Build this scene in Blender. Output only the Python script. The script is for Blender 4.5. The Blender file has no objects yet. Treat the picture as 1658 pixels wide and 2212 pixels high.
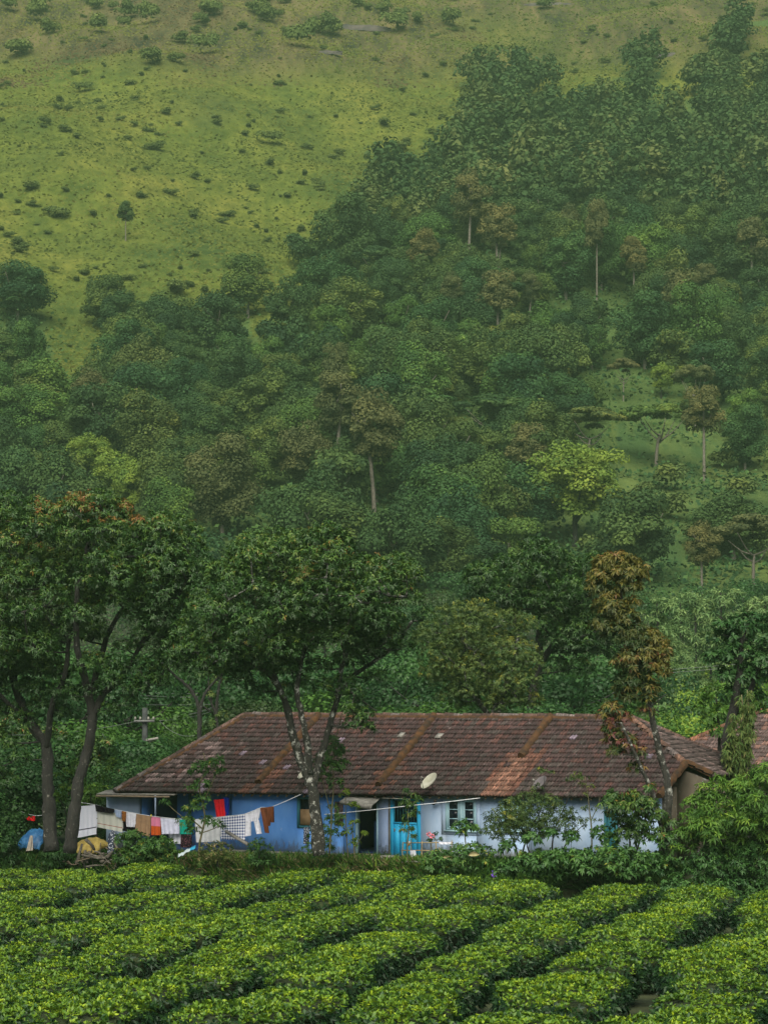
import bpy, math, random
import numpy as np
from mathutils import Vector, Matrix
R = math.radians
rng = np.random.default_rng(11)
random.seed(11)
scene = bpy.context.scene
col = scene.collection

# ------------------------------------------------------------------ camera
F, CU, CV, VH, CZ = 5915.0, 829.0, 1105.5, 1404.0, 7.5
PIT = math.atan((VH - CV) / F)
cam = bpy.data.cameras.new('camera')
cam.sensor_fit = 'VERTICAL'; cam.sensor_height = 24.0; cam.lens = F / 2211.0 * 24.0
cam.clip_start = 0.5; cam.clip_end = 3000
cam_o = bpy.data.objects.new('camera', cam); col.objects.link(cam_o)
cam_o.location = (0, 0, CZ); cam_o.rotation_euler = (R(90) + PIT, 0, 0)
scene.camera = cam_o

# ------------------------------------------------------------------ light, sky, exposure
SUN_EL, SUN_AZ = 52.0, -172.0        # azimuth: degrees clockwise from +Y (behind the camera, to the left)
world = bpy.data.worlds.new('World'); scene.world = world; world.use_nodes = True
wn = world.node_tree; bg = wn.nodes['Background']
sky = wn.nodes.new('ShaderNodeTexSky'); sky.sky_type = 'NISHITA'; sky.sun_disc = False
sky.sun_elevation = R(SUN_EL); sky.sun_rotation = R(SUN_AZ); sky.air_density = 1.0; sky.dust_density = 3.0
wn.links.new(sky.outputs[0], bg.inputs[0]); bg.inputs[1].default_value = 0.05
sl = bpy.data.lights.new('sun', 'SUN'); sl.energy = 5.0; sl.angle = R(62); sl.color = (1.0, 0.93, 0.80)
so = bpy.data.objects.new('sun', sl); col.objects.link(so)
sdir = Vector((math.sin(R(SUN_AZ)) * math.cos(R(SUN_EL)), math.cos(R(SUN_AZ)) * math.cos(R(SUN_EL)), math.sin(R(SUN_EL))))
so.rotation_euler = sdir.to_track_quat('Z', 'Y').to_euler()
scene.view_settings.view_transform = 'Standard'; scene.view_settings.look = 'None'
scene.view_settings.exposure = 0.84; scene.view_settings.gamma = 1.0
scene.view_settings.use_curve_mapping = False
scene.render.engine = 'CYCLES'
cy = scene.cycles
cy.max_bounces = 5; cy.diffuse_bounces = 3; cy.glossy_bounces = 2; cy.transmission_bounces = 3; cy.volume_bounces = 0
cy.transparent_max_bounces = 6; cy.use_denoising = True; cy.sample_clamp_indirect = 4.0
cy.use_adaptive_sampling = True; cy.adaptive_threshold = 0.02

# ------------------------------------------------------------------ helpers
def ray(u, v):
    cx = (u - CU) / F; cyy = (CV - v) / F
    return np.array([cx, math.cos(PIT) - cyy * math.sin(PIT), math.sin(PIT) + cyy * math.cos(PIT)])
def at(u, v, Y):
    d = ray(u, v); P = d * (Y / d[1]); P[2] += CZ
    return P
def project(P):
    P = np.asarray(P, float); x, y, z = P[..., 0], P[..., 1], P[..., 2] - CZ
    dep = y * math.cos(PIT) + z * math.sin(PIT); up = -y * math.sin(PIT) + z * math.cos(PIT)
    dep = np.maximum(dep, 0.1)
    return CU + F * x / dep, CV - F * up / dep
def px(Y): return Y / F            # metres in one layout unit at distance Y
PSI = R(28); CP, SP = math.cos(PSI), math.sin(PSI)
def hloc(P): return np.array([P[0] * CP - (P[1] - 100) * SP, P[0] * SP + (P[1] - 100) * CP, P[2]])
def hworld(s, q, z): return np.array([s * CP + q * SP, 100 - s * SP + q * CP, z])
def LQ(u, v, q):
    d = ray(u, v); t = (q + 100 * CP) / (d[0] * SP + d[1] * CP); P = d * t; P[2] += CZ
    return hloc(P)

def srgb(r, g, b, k=1.0):
    f = lambda c: (c / 255 / 12.92 if c / 255 <= 0.04045 else ((c / 255 + 0.055) / 1.055) ** 2.4) * k
    return (f(r), f(g), f(b), 1.0)

def mesh_np(name, verts, polys, mat=None, tint=None, smooth=False, colr=None, cuv=None):
    """polys: list of int arrays (M,k); tint: one float per polygon in the same order"""
    me = bpy.data.meshes.new(name)
    verts = np.asarray(verts, np.float32).reshape(-1, 3)
    me.vertices.add(len(verts)); me.vertices.foreach_set('co', verts.ravel())
    polys = [np.asarray(p, np.int32) for p in polys if len(p)]
    npoly = sum(len(p) for p in polys)
    loops = np.concatenate([p.ravel() for p in polys]); tot = np.concatenate([np.full(len(p), p.shape[1], np.int32) for p in polys])
    start = np.concatenate([[0], np.cumsum(tot)[:-1]]).astype(np.int32)
    me.loops.add(len(loops)); me.loops.foreach_set('vertex_index', loops)
    me.polygons.add(npoly); me.polygons.foreach_set('loop_start', start); me.polygons.foreach_set('loop_total', tot)
    if smooth: me.polygons.foreach_set('use_smooth', np.ones(npoly, bool))
    if tint is not None:
        a = me.attributes.new('tint', 'FLOAT', 'FACE'); a.data.foreach_set('value', np.asarray(tint, np.float32))
    if colr is not None:
        a = me.attributes.new('col', 'FLOAT_COLOR', 'POINT'); a.data.foreach_set('color', np.asarray(colr, np.float32).ravel())
    if cuv is not None:
        a = me.attributes.new('cuv', 'FLOAT_VECTOR', 'POINT'); a.data.foreach_set('vector', np.asarray(cuv, np.float32).ravel())
    me.update(calc_edges=True)
    if mat: me.materials.append(mat)
    return me

def link(name, me, parent=None, loc=None, rotz=None):
    o = bpy.data.objects.new(name, me); col.objects.link(o)
    if parent: o.parent = parent
    if loc is not None: o.location = loc
    if rotz is not None: o.rotation_euler = (0, 0, rotz)
    return o
def tag(o, label=None, cat=None, group=None, kind=None):
    if label: o['label'] = label
    if cat: o['category'] = cat
    if group: o['group'] = group
    if kind: o['kind'] = kind
    return o
def empty(name, loc, label=None, cat=None, group=None, rotz=0):
    o = bpy.data.objects.new(name, None); col.objects.link(o); o.empty_display_size = 0.2
    o.location = loc; o.rotation_euler = (0, 0, rotz)
    return tag(o, label, cat, group)
def dup(root, loc, rotz=0, scale=(1, 1, 1), label=None, group=None, kids=None):
    c = root.copy(); col.objects.link(c); c.location = loc; c.rotation_euler = (0, 0, rotz); c.scale = scale
    if label: c['label'] = label
    if group: c['group'] = group
    for ch in (kids if kids is not None else root.children):
        k = ch.copy(); col.objects.link(k); k.parent = c
    return c

class MB:
    """collects boxes, tubes and faces into one mesh"""
    def __init__(s): s.v, s.q, s.n = [], {}, 0
    def add(s, v, faces):
        v = np.asarray(v, float).reshape(-1, 3); s.v.append(v)
        for f in faces: s.q.setdefault(len(f), []).append([i + s.n for i in f])
        s.n += len(v)
    def box(s, a, b):
        x0, y0, z0 = a; x1, y1, z1 = b
        s.add([(x0, y0, z0), (x1, y0, z0), (x1, y1, z0), (x0, y1, z0), (x0, y0, z1), (x1, y0, z1), (x1, y1, z1), (x0, y1, z1)],
              [(0, 3, 2, 1), (4, 5, 6, 7), (0, 1, 5, 4), (1, 2, 6, 5), (2, 3, 7, 6), (3, 0, 4, 7)])
    def hexa(s, p):
        s.add(p, [(0, 3, 2, 1), (4, 5, 6, 7), (0, 1, 5, 4), (1, 2, 6, 5), (2, 3, 7, 6), (3, 0, 4, 7)])
    def tube(s, pts, rad, sides=7, rough=0.0, cap=True):
        v, f = tube_arrays(pts, rad, sides, rough)
        s.add(v, f.tolist())
        if cap:
            n = len(v); s.q.setdefault(sides, []).append([s.n - 1 - i for i in range(sides)][::-1]); s.q[sides].append([s.n - n + i for i in range(sides)][::-1])
    def sheet(s, grid):      # grid (a,b,3)
        a, b = grid.shape[:2]; idx = np.arange(a * b).reshape(a, b)
        s.add(grid.reshape(-1, 3), np.stack([idx[:-1, :-1], idx[1:, :-1], idx[1:, 1:], idx[:-1, 1:]], -1).reshape(-1, 4).tolist())
    def mesh(s, name, mat, smooth=False, **k): return mesh_np(name, np.concatenate(s.v), [np.array(q) for q in s.q.values()], mat, smooth=smooth, **k)
    def build(s, name, mat, parent=None, smooth=False, loc=None, **k): return link(name, s.mesh(name, mat, smooth, **k), parent, loc)

def tube_arrays(pts, rad, sides=7, rough=0.0):
    P = np.asarray(pts, float); n = len(P); rad = np.broadcast_to(np.asarray(rad, float), (n,))
    T = np.gradient(P, axis=0); T /= np.linalg.norm(T, axis=1, keepdims=True) + 1e-9
    ref = np.where(np.abs(T[:, 2:3]) > 0.9, [[1.0, 0, 0]], [[0, 0, 1.0]])
    A = np.cross(T, ref); A /= np.linalg.norm(A, axis=1, keepdims=True); B = np.cross(T, A)
    if n > 1:
        for i in range(1, n):
            a = A[i - 1] - T[i] * np.dot(A[i - 1], T[i]); a /= np.linalg.norm(a) + 1e-9; A[i] = a; B[i] = np.cross(T[i], a)
    th = np.arange(sides) * 2 * math.pi / sides
    rr = rad[:, None] * (1 + (rng.uniform(-rough, rough, (n, sides)) if rough else 0))
    V = P[:, None] + rr[..., None] * (np.cos(th)[None, :, None] * A[:, None] + np.sin(th)[None, :, None] * B[:, None])
    idx = np.arange(n * sides).reshape(n, sides); j = np.roll(idx, -1, axis=1)
    f = np.stack([idx[:-1], j[:-1], j[1:], idx[1:]], -1).reshape(-1, 4)
    return V.reshape(-1, 3), f
def smooth_line(pts, per=5):
    P = np.asarray(pts, float)
    if len(P) < 3:
        t = np.linspace(0, 1, per + 1)[:, None]; return P[0] * (1 - t) + P[-1] * t
    Q = np.vstack([2 * P[0] - P[1], P, 2 * P[-1] - P[-2]]); out = []
    for i in range(1, len(Q) - 2):
        for t in np.arange(per) / per:
            out.append(0.5 * ((2 * Q[i]) + (-Q[i - 1] + Q[i + 1]) * t + (2 * Q[i - 1] - 5 * Q[i] + 4 * Q[i + 1] - Q[i + 2]) * t * t + (-Q[i - 1] + 3 * Q[i] - 3 * Q[i + 1] + Q[i + 2]) * t ** 3))
    out.append(P[-1]); return np.array(out)
def unit(a): return a / (np.linalg.norm(a, axis=-1, keepdims=True) + 1e-9)

def leaves(base, d, n, L, W, droop=0.2, fold=0.15):
    """kite leaves, two triangles each; arrays base,d,n (N,3); L,W (N,)"""
    N = len(base); L = np.broadcast_to(L, (N,))[:, None]; W = np.broadcast_to(W, (N,))[:, None]
    side = unit(np.cross(d, n)); n2 = np.cross(side, d)
    tip = base + d * L; tip[:, 2:3] -= droop * L
    mid = base + d * L * 0.48; mid[:, 2:3] -= droop * L * 0.18
    l = mid + side * W * 0.5 + n2 * W * fold; r = mid - side * W * 0.5 + n2 * W * fold
    V = np.stack([base, r, tip, l], 1).reshape(-1, 3); i = np.arange(N)[:, None] * 4
    f = np.stack([i + [0, 1, 2], i + [0, 2, 3]], 1).reshape(-1, 3)
    return V, f
def rosette(c, ax, k, spread=75, jit=18, droop=0.25):
    """k leaf directions around each axis -> base,d,n repeated"""
    N = len(c); ax = unit(ax)
    ref = np.where(np.abs(ax[:, 2:3]) > 0.8, [[1.0, 0, 0]], [[0, 0, 1.0]])
    a = unit(np.cross(ax, ref)); b = np.cross(ax, a)
    ph = (np.arange(k)[None] * 2.399 + rng.uniform(0, 6.28, (N, 1)) + rng.normal(0, .25, (N, k)))[..., None]
    th = np.radians(spread + rng.normal(0, jit, (N, k)))[..., None]
    d = np.cos(th) * ax[:, None] + np.sin(th) * (np.cos(ph) * a[:, None] + np.sin(ph) * b[:, None])
    d[..., 2] -= droop; d = unit(d)
    n = unit(ax[:, None] + rng.normal(0, .25, (N, k, 3)))
    return np.repeat(c, k, 0), d.reshape(-1, 3), n.reshape(-1, 3)

# ------------------------------------------------------------------ materials
def nodes(name):
    m = bpy.data.materials.new(name); m.use_nodes = True; nt = m.node_tree
    return m, nt, nt.nodes['Principled BSDF'], nt.nodes['Material Output']
def N(nt, t, **k):
    n = nt.nodes.new(t)
    for a, b in k.items():
        if a.startswith('i_'): n.inputs[a[2:].replace('_', ' ')].default_value = b
        else: setattr(n, a, b)
    return n
def ramp(nt, stops, interp='LINEAR'):
    r = nt.nodes.new('ShaderNodeValToRGB'); e = r.color_ramp; e.interpolation = interp
    while len(e.elements) < len(stops): e.elements.new(0.5)
    for el, (p, c) in zip(e.elements, stops): el.position = p; el.color = c if len(c) == 4 else (*c, 1)
    return r
def mixc(nt, a, b, fac, mode='MIX'):
    m = nt.nodes.new('ShaderNodeMix'); m.data_type = 'RGBA'; m.blend_type = mode
    for s, x in ((6, a), (7, b), (0, fac)):
        if hasattr(x, 'type') and hasattr(x, 'is_output'): nt.links.new(x, m.inputs[s])
        else: m.inputs[s].default_value = x
    return m.outputs[2]
def mat_plain(name, c1, c2=None, scale=3.0, rough=0.8, bump=0.0, stretch=None, detail=6, contrast=(0.35, 0.65)):
    m, nt, b, out = nodes(name); b.inputs['Roughness'].default_value = rough; b.inputs['Specular IOR Level'].default_value = 0.25
    if c2 is None: b.inputs['Base Color'].default_value = c1; return m
    tc = N(nt, 'ShaderNodeTexCoord'); mp = N(nt, 'ShaderNodeMapping'); nt.links.new(tc.outputs['Object'], mp.inputs[0])
    if stretch: mp.inputs['Scale'].default_value = stretch
    nz = N(nt, 'ShaderNodeTexNoise', i_Scale=scale, i_Detail=detail, i_Roughness=0.6); nt.links.new(mp.outputs[0], nz.inputs['Vector'])
    r = ramp(nt, [(contrast[0], c1), (contrast[1], c2)]); nt.links.new(nz.outputs[0], r.inputs[0]); nt.links.new(r.outputs[0], b.inputs['Base Color'])
    if bump:
        bp = N(nt, 'ShaderNodeBump', i_Strength=bump, i_Distance=0.02); nt.links.new(nz.outputs[0], bp.inputs['Height']); nt.links.new(bp.outputs[0], b.inputs['Normal'])
    return m
def mat_leaf(name, stops, rough=0.5, trans=0.25, spec=0.2, hue_rand=None, k=1.0):
    m, nt, b, out = nodes(name)
    at_ = N(nt, 'ShaderNodeAttribute', attribute_name='tint'); r = ramp(nt, [(p, (c[0] * k, c[1] * k, c[2] * k, 1)) for p, c in stops])
    nt.links.new(at_.outputs['Fac'], r.inputs[0]); c = r.outputs[0]
    if hue_rand:
        oi = N(nt, 'ShaderNodeObjectInfo'); r2 = ramp(nt, hue_rand); nt.links.new(oi.outputs['Random'], r2.inputs[0])
        c = mixc(nt, c, r2.outputs[0], 1.0, 'MULTIPLY')
    nt.links.new(c, b.inputs['Base Color']); b.inputs['Roughness'].default_value = rough; b.inputs['Specular IOR Level'].default_value = spec
    if trans > 0:
        t = N(nt, 'ShaderNodeBsdfTranslucent'); nt.links.new(c, t.inputs[0]); mx = N(nt, 'ShaderNodeMixShader'); mx.inputs[0].default_value = trans
        nt.links.new(b.outputs[0], mx.inputs[1]); nt.links.new(t.outputs[0], mx.inputs[2]); nt.links.new(mx.outputs[0], out.inputs['Surface'])
    return m
def mat_bark(name, c1, c2, lich=(0.35, 0.36, 0.33, 1), amount=0.6):
    m, nt, b, out = nodes(name); b.inputs['Roughness'].default_value = 0.9
    tc = N(nt, 'ShaderNodeTexCoord'); mp = N(nt, 'ShaderNodeMapping'); mp.inputs['Scale'].default_value = (5, 5, 1.8); nt.links.new(tc.outputs['Object'], mp.inputs[0])
    n1 = N(nt, 'ShaderNodeTexNoise', i_Scale=1.6, i_Detail=8, i_Roughness=0.65); nt.links.new(mp.outputs[0], n1.inputs['Vector'])
    r1 = ramp(nt, [(0.35, c1), (0.68, c2)]); nt.links.new(n1.outputs[0], r1.inputs[0])
    n2 = N(nt, 'ShaderNodeTexNoise', i_Scale=4.6, i_Detail=6, i_Roughness=0.8); nt.links.new(tc.outputs['Object'], n2.inputs['Vector'])
    r2 = ramp(nt, [(amount, (0, 0, 0, 1)), (amount + 0.06, (1, 1, 1, 1))]); nt.links.new(n2.outputs[0], r2.inputs[0])
    nt.links.new(mixc(nt, r1.outputs[0], lich, r2.outputs[0]), b.inputs['Base Color'])
    bp = N(nt, 'ShaderNodeBump', i_Strength=1.0, i_Distance=0.09); nt.links.new(n1.outputs[0], bp.inputs['Height']); nt.links.new(bp.outputs[0], b.inputs['Normal'])
    return m
def mat_wall(name, c1, c2, stain=(0.06, 0.07, 0.07, 1), z0=0.1, h=0.7, amt=0.9):
    m, nt, b, out = nodes(name); b.inputs['Roughness'].default_value = 0.9; b.inputs['Specular IOR Level'].default_value = 0.15
    tc = N(nt, 'ShaderNodeTexCoord'); mp = N(nt, 'ShaderNodeMapping'); mp.inputs['Scale'].default_value = (1, 1, 0.45); nt.links.new(tc.outputs['Object'], mp.inputs[0])
    n1 = N(nt, 'ShaderNodeTexNoise', i_Scale=1.3, i_Detail=8, i_Roughness=0.62); nt.links.new(mp.outputs[0], n1.inputs['Vector'])
    r1 = ramp(nt, [(0.36, c1), (0.66, c2)]); nt.links.new(n1.outputs[0], r1.inputs[0])
    n2 = N(nt, 'ShaderNodeTexNoise', i_Scale=7.0, i_Detail=8, i_Roughness=0.7); nt.links.new(mp.outputs[0], n2.inputs['Vector'])
    sx = N(nt, 'ShaderNodeSeparateXYZ'); nt.links.new(tc.outputs['Object'], sx.inputs[0])
    mr = N(nt, 'ShaderNodeMapRange'); mr.inputs[1].default_value = z0; mr.inputs[2].default_value = z0 + h; mr.inputs[3].default_value = 0.32; mr.inputs[4].default_value = -0.16
    nt.links.new(sx.outputs[2], mr.inputs[0])
    ad = N(nt, 'ShaderNodeMath', operation='ADD'); nt.links.new(n2.outputs[0], ad.inputs[0]); nt.links.new(mr.outputs[0], ad.inputs[1])
    r2 = ramp(nt, [(0.56, (0, 0, 0, 1)), (0.74, (amt, amt, amt, 1))]); nt.links.new(ad.outputs[0], r2.inputs[0])
    c = mixc(nt, r1.outputs[0], stain, r2.outputs[0])
    n3 = N(nt, 'ShaderNodeTexNoise', i_Scale=4.0, i_Detail=6, i_Roughness=0.75); nt.links.new(tc.outputs['Object'], n3.inputs['Vector'])
    r3 = ramp(nt, [(0.6, (0, 0, 0, 1)), (0.68, (.45, .45, .45, 1))]); nt.links.new(n3.outputs[0], r3.inputs[0])
    c = mixc(nt, c, (0.42, 0.47, 0.55, 1), r3.outputs[0])
    nt.links.new(c, b.inputs['Base Color'])
    bp = N(nt, 'ShaderNodeBump', i_Strength=0.3, i_Distance=0.015); nt.links.new(n2.outputs[0], bp.inputs['Height']); nt.links.new(bp.outputs[0], b.inputs['Normal'])
    return m

M = {}
M['mango'] = mat_leaf('mango_leaf', [(0.0, (.010, .028, .008)), (0.45, (.023, .064, .012)), (0.76, (.068, .125, .019)), (0.84, (.098, .122, .021)), (0.92, (.14, .090, .020)), (1.0, (.15, .07, .022))], rough=.45, trans=.2, spec=.25)
M['olive'] = mat_leaf('olive_leaf', [(0.0, (.020, .044, .012)), (0.5, (.046, .084, .019)), (0.85, (.095, .13, .03)), (1.0, (.22, .22, .03))], rough=.5, trans=.3)
M['copper'] = mat_leaf('copper_leaf', [(0.0, (.022, .045, .012)), (0.35, (.055, .065, .016)), (0.6, (.115, .108, .020)), (0.8, (.14, .085, .024)), (1.0, (.085, .026, .024))], rough=.45, trans=.28)
M['bright'] = mat_leaf('bright_leaf', [(0.0, (.032, .085, .014)), (0.5, (.075, .165, .022)), (1.0, (.19, .27, .03))], rough=.5, trans=.35)
M['broad'] = mat_leaf('broad_leaf', [(0.0, (.018, .055, .016)), (0.5, (.038, .10, .022)), (0.9, (.075, .16, .03)), (1.0, (.2, .21, .035))], rough=.45, trans=.28)
M['oak'] = mat_leaf('silver_leaf', [(0.0, (.03, .075, .025)), (0.5, (.10, .18, .06)), (1.0, (.20, .29, .10))], rough=.6, trans=.35)
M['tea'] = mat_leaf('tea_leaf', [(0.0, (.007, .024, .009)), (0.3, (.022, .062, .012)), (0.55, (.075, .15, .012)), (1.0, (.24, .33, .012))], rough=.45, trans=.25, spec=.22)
M['teacore'] = mat_plain('tea_twigs', (.010, .016, .006, 1), (.022, .035, .010, 1), 12, .95)  # twig core colour blackened to stand in for shade in the tea gaps
M['dry'] = mat_leaf('dry_grass_blades', [(0.0, (.04, .08, .018)), (0.4, (.09, .12, .03)), (0.75, (.22, .18, .08)), (1.0, (.38, .31, .18))], rough=.8, trans=.25)
M['hill1'] = mat_leaf('forest_leaf', [(0.0, (.012, .034, .012)), (0.5, (.032, .068, .019)), (1.0, (.075, .12, .028))], rough=.75, trans=.2, spec=.15,
    hue_rand=[(0.0, (.42, .58, .7, 1)), (0.25, (.8, .85, .8, 1)), (0.45, (1.5, 1.15, .9, 1)), (0.6, (.55, .78, .95, 1)), (0.8, (1.4, 1.45, .9, 1)), (1.0, (1.8, 1.2, 1.05, 1))])
M['hill2'] = mat_leaf('forest_leaf_brown', [(0.0, (.030, .042, .016)), (0.5, (.062, .072, .025)), (1.0, (.105, .105, .036))], rough=.8, trans=.2, spec=.15,
    hue_rand=[(0.0, (.8, .9, .85, 1)), (0.5, (1, 1, 1, 1)), (1.0, (1.3, 1.15, 1.05, 1))])
M['hill3'] = mat_leaf('forest_leaf_bright', [(0.0, (.055, .105, .018)), (0.5, (.115, .175, .024)), (1.0, (.185, .235, .034))], rough=.75, trans=.25, spec=.15)
M['hillgrass'] = mat_leaf('hill_grass_blades', [(0.0, (.040, .062, .016)), (0.5, (.078, .100, .019)), (0.85, (.112, .118, .027)), (1.0, (.080, .064, .030))], rough=.9, trans=.3, spec=.1)  # last stop: dry tufts, dimmed too for the hazy hilltop
M['bark'] = mat_bark('dark_bark', (.003, .0035, .003, 1), (.012, .011, .008, 1), (.16, .16, .135, 1), .60)
M['bark_lichen'] = mat_bark('lichen_bark', (.005, .006, .0045, 1), (.022, .020, .014, 1), (.25, .26, .23, 1), .54)
M['bark_pale'] = mat_bark('pale_bark', (.06, .055, .042, 1), (.15, .135, .11, 1), (.25, .235, .21, 1), .6)
M['stem'] = mat_plain('plant_stem', (.05, .06, .025, 1), (.13, .11, .06, 1), 8, .8)

# ------------------------------------------------------------------ terrain
TY = np.array([-60, 20, 47, 94, 97, 120, 160, 200, 260, 330, 360, 400, 450, 500, 550, 650, 750, 900, 1000.])
TZ = np.array([3.0, .95, .2, -1.05, -1.05, .3, 1.6, 3.2, 7.5, 14.5, 21.5, 34.5, 54.5, 76, 98, 141, 185, 250, 290.])
def terrain(x, y):
    x = np.asarray(x, float); y = np.asarray(y, float)
    q = x * SP + (y - 100) * CP                      # distance behind the house front
    z = np.interp(y, TY, TZ)
    field = .2 - (y - 47) * 1.25 / 47
    zf = np.where(y < 47, np.interp(y, TY, TZ), np.maximum(field, -1.4))
    k = np.clip((q + 5.4) / 1.6, 0, 1); k = k * k * (3 - 2 * k)
    yard = -.04 + .0177 * np.clip(x * CP - (y - 100) * SP, -14, 14)
    back = np.clip((q - 11) / 12, 0, 1)
    near = zf * (1 - k) + (yard * (1 - back) + z * back) * k
    a = np.clip((y - 300) / 220, 0, 1)
    und = a * (4.5 * np.sin(x * .021 + 1.3 + y * .004) + 2.6 * np.sin(x * .05 - y * .013) + 1.4 * np.sin(x * .11 + y * .06) + .9 * np.sin(y * .11 - x * .07)) * np.clip(1.5 - np.abs(y - 520) / 520, .4, 1)
    return np.where(y < 150, near, z) + und + np.clip((y - 300) / 600, 0, 1) * .00035 * x * x * 0
def terrain_hit(u, v, y0=150., y1=990.):
    d = ray(u, v); ys = np.arange(y0, y1, .75); P = d[None] * (ys / d[1])[:, None]; P[:, 2] += CZ
    h = P[:, 2] < terrain(P[:, 0], P[:, 1]); i = int(np.argmax(h)) if h.any() else len(ys) - 1
    return P[i]
def n2(x, y, sc, seed=0):
    """cheap smooth 2-D value noise"""
    x = np.asarray(x) / sc + seed * 17.3; y = np.asarray(y) / sc + seed * 5.1
    xi = np.floor(x).astype(int); yi = np.floor(y).astype(int); fx = x - xi; fy = y - yi; fx = fx * fx * (3 - 2 * fx); fy = fy * fy * (3 - 2 * fy)
    h = lambda a, b: np.modf(np.abs(np.sin(a * 127.1 + b * 311.7 + seed) * 43758.5453))[0]
    return (h(xi, yi) * (1 - fx) + h(xi + 1, yi) * fx) * (1 - fy) + (h(xi, yi + 1) * (1 - fx) + h(xi + 1, yi + 1) * fx) * fy
# upper edge of the wood, in layout units across the picture (where the wood stands on the slope)
FU = [-300, 0, 90, 130, 190, 235, 330, 410, 440, 530, 570, 600, 690, 755, 790, 870, 955, 1005, 1075, 1150, 1230, 1330, 1400, 1460, 1540, 1575, 1660, 1900]
FV = [650, 640, 640, 760, 800, 700, 620, 690, 640, 600, 680, 655, 610, 520, 400, 370, 330, 215, 190, 180, 225, 150, 130, 200, 120, 10, 30, 20]
def in_forest(u, v, x, y):
    b = np.interp(u, FU, FV) + 35 + (n2(x, y, 22, 3) - .5) * 70 + (n2(x, y, 7, 13) - .5) * 80
    f = v > b
    strip = (u > 1590) & (v > 60) & (v < 190); f &= ~strip
    clear = (u > 1200) & (v > 860 + (u < 1330) * 110) & (v < 1330) & (n2(x, y, 16, 8) > .28)
    clear |= (u > 930) & (u < 1040) & (v > 900) & (v < 1010) & (n2(x, y, 9, 8) > .4)
    gully = (np.abs(u - (155 + (v - 700) * -.05)) < 34) & (v < 820)
    return f & ~gully, clear & f
def terrain_mesh(name, y0, y1, ny, nx, wfun, mat, power=1.0):
    t = np.linspace(0, 1, ny) ** power; ys = y0 + (y1 - y0) * t; s = np.linspace(-1, 1, nx)
    X = s[None] * wfun(ys)[:, None]; Y = np.repeat(ys[:, None], nx, 1); Z = terrain(X, Y)
    idx = np.arange(ny * nx).reshape(ny, nx)
    f = np.stack([idx[:-1, :-1], idx[:-1, 1:], idx[1:, 1:], idx[1:, :-1]], -1).reshape(-1, 4)
    P = np.stack([X, Y, Z], -1); uu, vv = project(P)
    fo, cl = in_forest(uu, vv, X, Y); colr = np.zeros((ny, nx, 4)); colr[..., 3] = 1
    colr[..., 0] = fo & ~cl; dry = np.clip((235 + (n2(X, Y, 60, 2) - .5) * 170 - np.abs(uu - 450) * .09 - vv) / 110, 0, 1)
    colr[..., 1] = dry; colr[..., 2] = cl
    o = link(name, mesh_np(name, P, [f], mat, smooth=True, colr=colr.reshape(-1, 4))); o['kind'] = 'structure'
    return o
def mat_hill():
    m, nt, b, out = nodes('hill_cover'); b.inputs['Roughness'].default_value = 1; b.inputs['Specular IOR Level'].default_value = .05
    tc = N(nt, 'ShaderNodeTexCoord'); mp = N(nt, 'ShaderNodeMapping'); mp.inputs['Scale'].default_value = (1, .6, .6); nt.links.new(tc.outputs['Object'], mp.inputs[0])
    a = N(nt, 'ShaderNodeAttribute', attribute_name='col'); sp = N(nt, 'ShaderNodeSeparateColor'); nt.links.new(a.outputs['Color'], sp.inputs[0])
    n1 = N(nt, 'ShaderNodeTexNoise', i_Scale=.045, i_Detail=10, i_Roughness=.62); nt.links.new(mp.outputs[0], n1.inputs['Vector'])
    r1 = ramp(nt, [(.34, (.038, .062, .016, 1)), (.5, (.076, .098, .019, 1)), (.66, (.108, .116, .025, 1))]); nt.links.new(n1.outputs[0], r1.inputs[0])
    n2_ = N(nt, 'ShaderNodeTexNoise', i_Scale=.35, i_Detail=6, i_Roughness=.75); nt.links.new(mp.outputs[0], n2_.inputs['Vector'])
    r2 = ramp(nt, [(.40, (.60, .66, .6, 1)), (.62, (1.12, 1.08, 1.0, 1))]); nt.links.new(n2_.outputs[0], r2.inputs[0])
    c = mixc(nt, r1.outputs[0], r2.outputs[0], 1.0, 'MULTIPLY')
    n3 = N(nt, 'ShaderNodeTexNoise', i_Scale=.10, i_Detail=8, i_Roughness=.7); mp3 = N(nt, 'ShaderNodeMapping'); mp3.inputs['Scale'].default_value = (1.6, .35, .35); nt.links.new(tc.outputs['Object'], mp3.inputs[0]); nt.links.new(mp3.outputs[0], n3.inputs['Vector'])
    rd = ramp(nt, [(.36, (.018, .022, .013, 1)), (.5, (.052, .050, .022, 1)), (.64, (.095, .080, .036, 1))]); nt.links.new(n3.outputs[0], rd.inputs[0])  # dry grass and rock tones, dimmed for haze and vignette darkness up top
    c = mixc(nt, c, rd.outputs[0], sp.outputs[1])
    c = mixc(nt, c, (.045, .075, .022, 1), sp.outputs[0]); rc = ramp(nt, [(.4, (.032, .062, .02, 1)), (.6, (.07, .10, .028, 1))]); nt.links.new(n3.outputs[0], rc.inputs[0])
    c = mixc(nt, c, rc.outputs[0], sp.outputs[2])
    nt.links.new(c, b.inputs['Base Color'])
    bp = N(nt, 'ShaderNodeBump', i_Strength=.9, i_Distance=1.2); nt.links.new(n2_.outputs[0], bp.inputs['Height']); nt.links.new(bp.outputs[0], b.inputs['Normal'])
    return m
M['hill'] = mat_hill()
M['ground'] = mat_plain('soil_and_grass', (.011, .018, .007, 1), (.028, .036, .012, 1), 1.4, .95, .6)
terrain_mesh('ground', -30, 322, 260, 220, lambda y: 60 + y * .5, M['ground'])
terrain_mesh('hillside', 321.9, 985, 420, 260, lambda y: 60 + y * .29, M['hill'])

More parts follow.
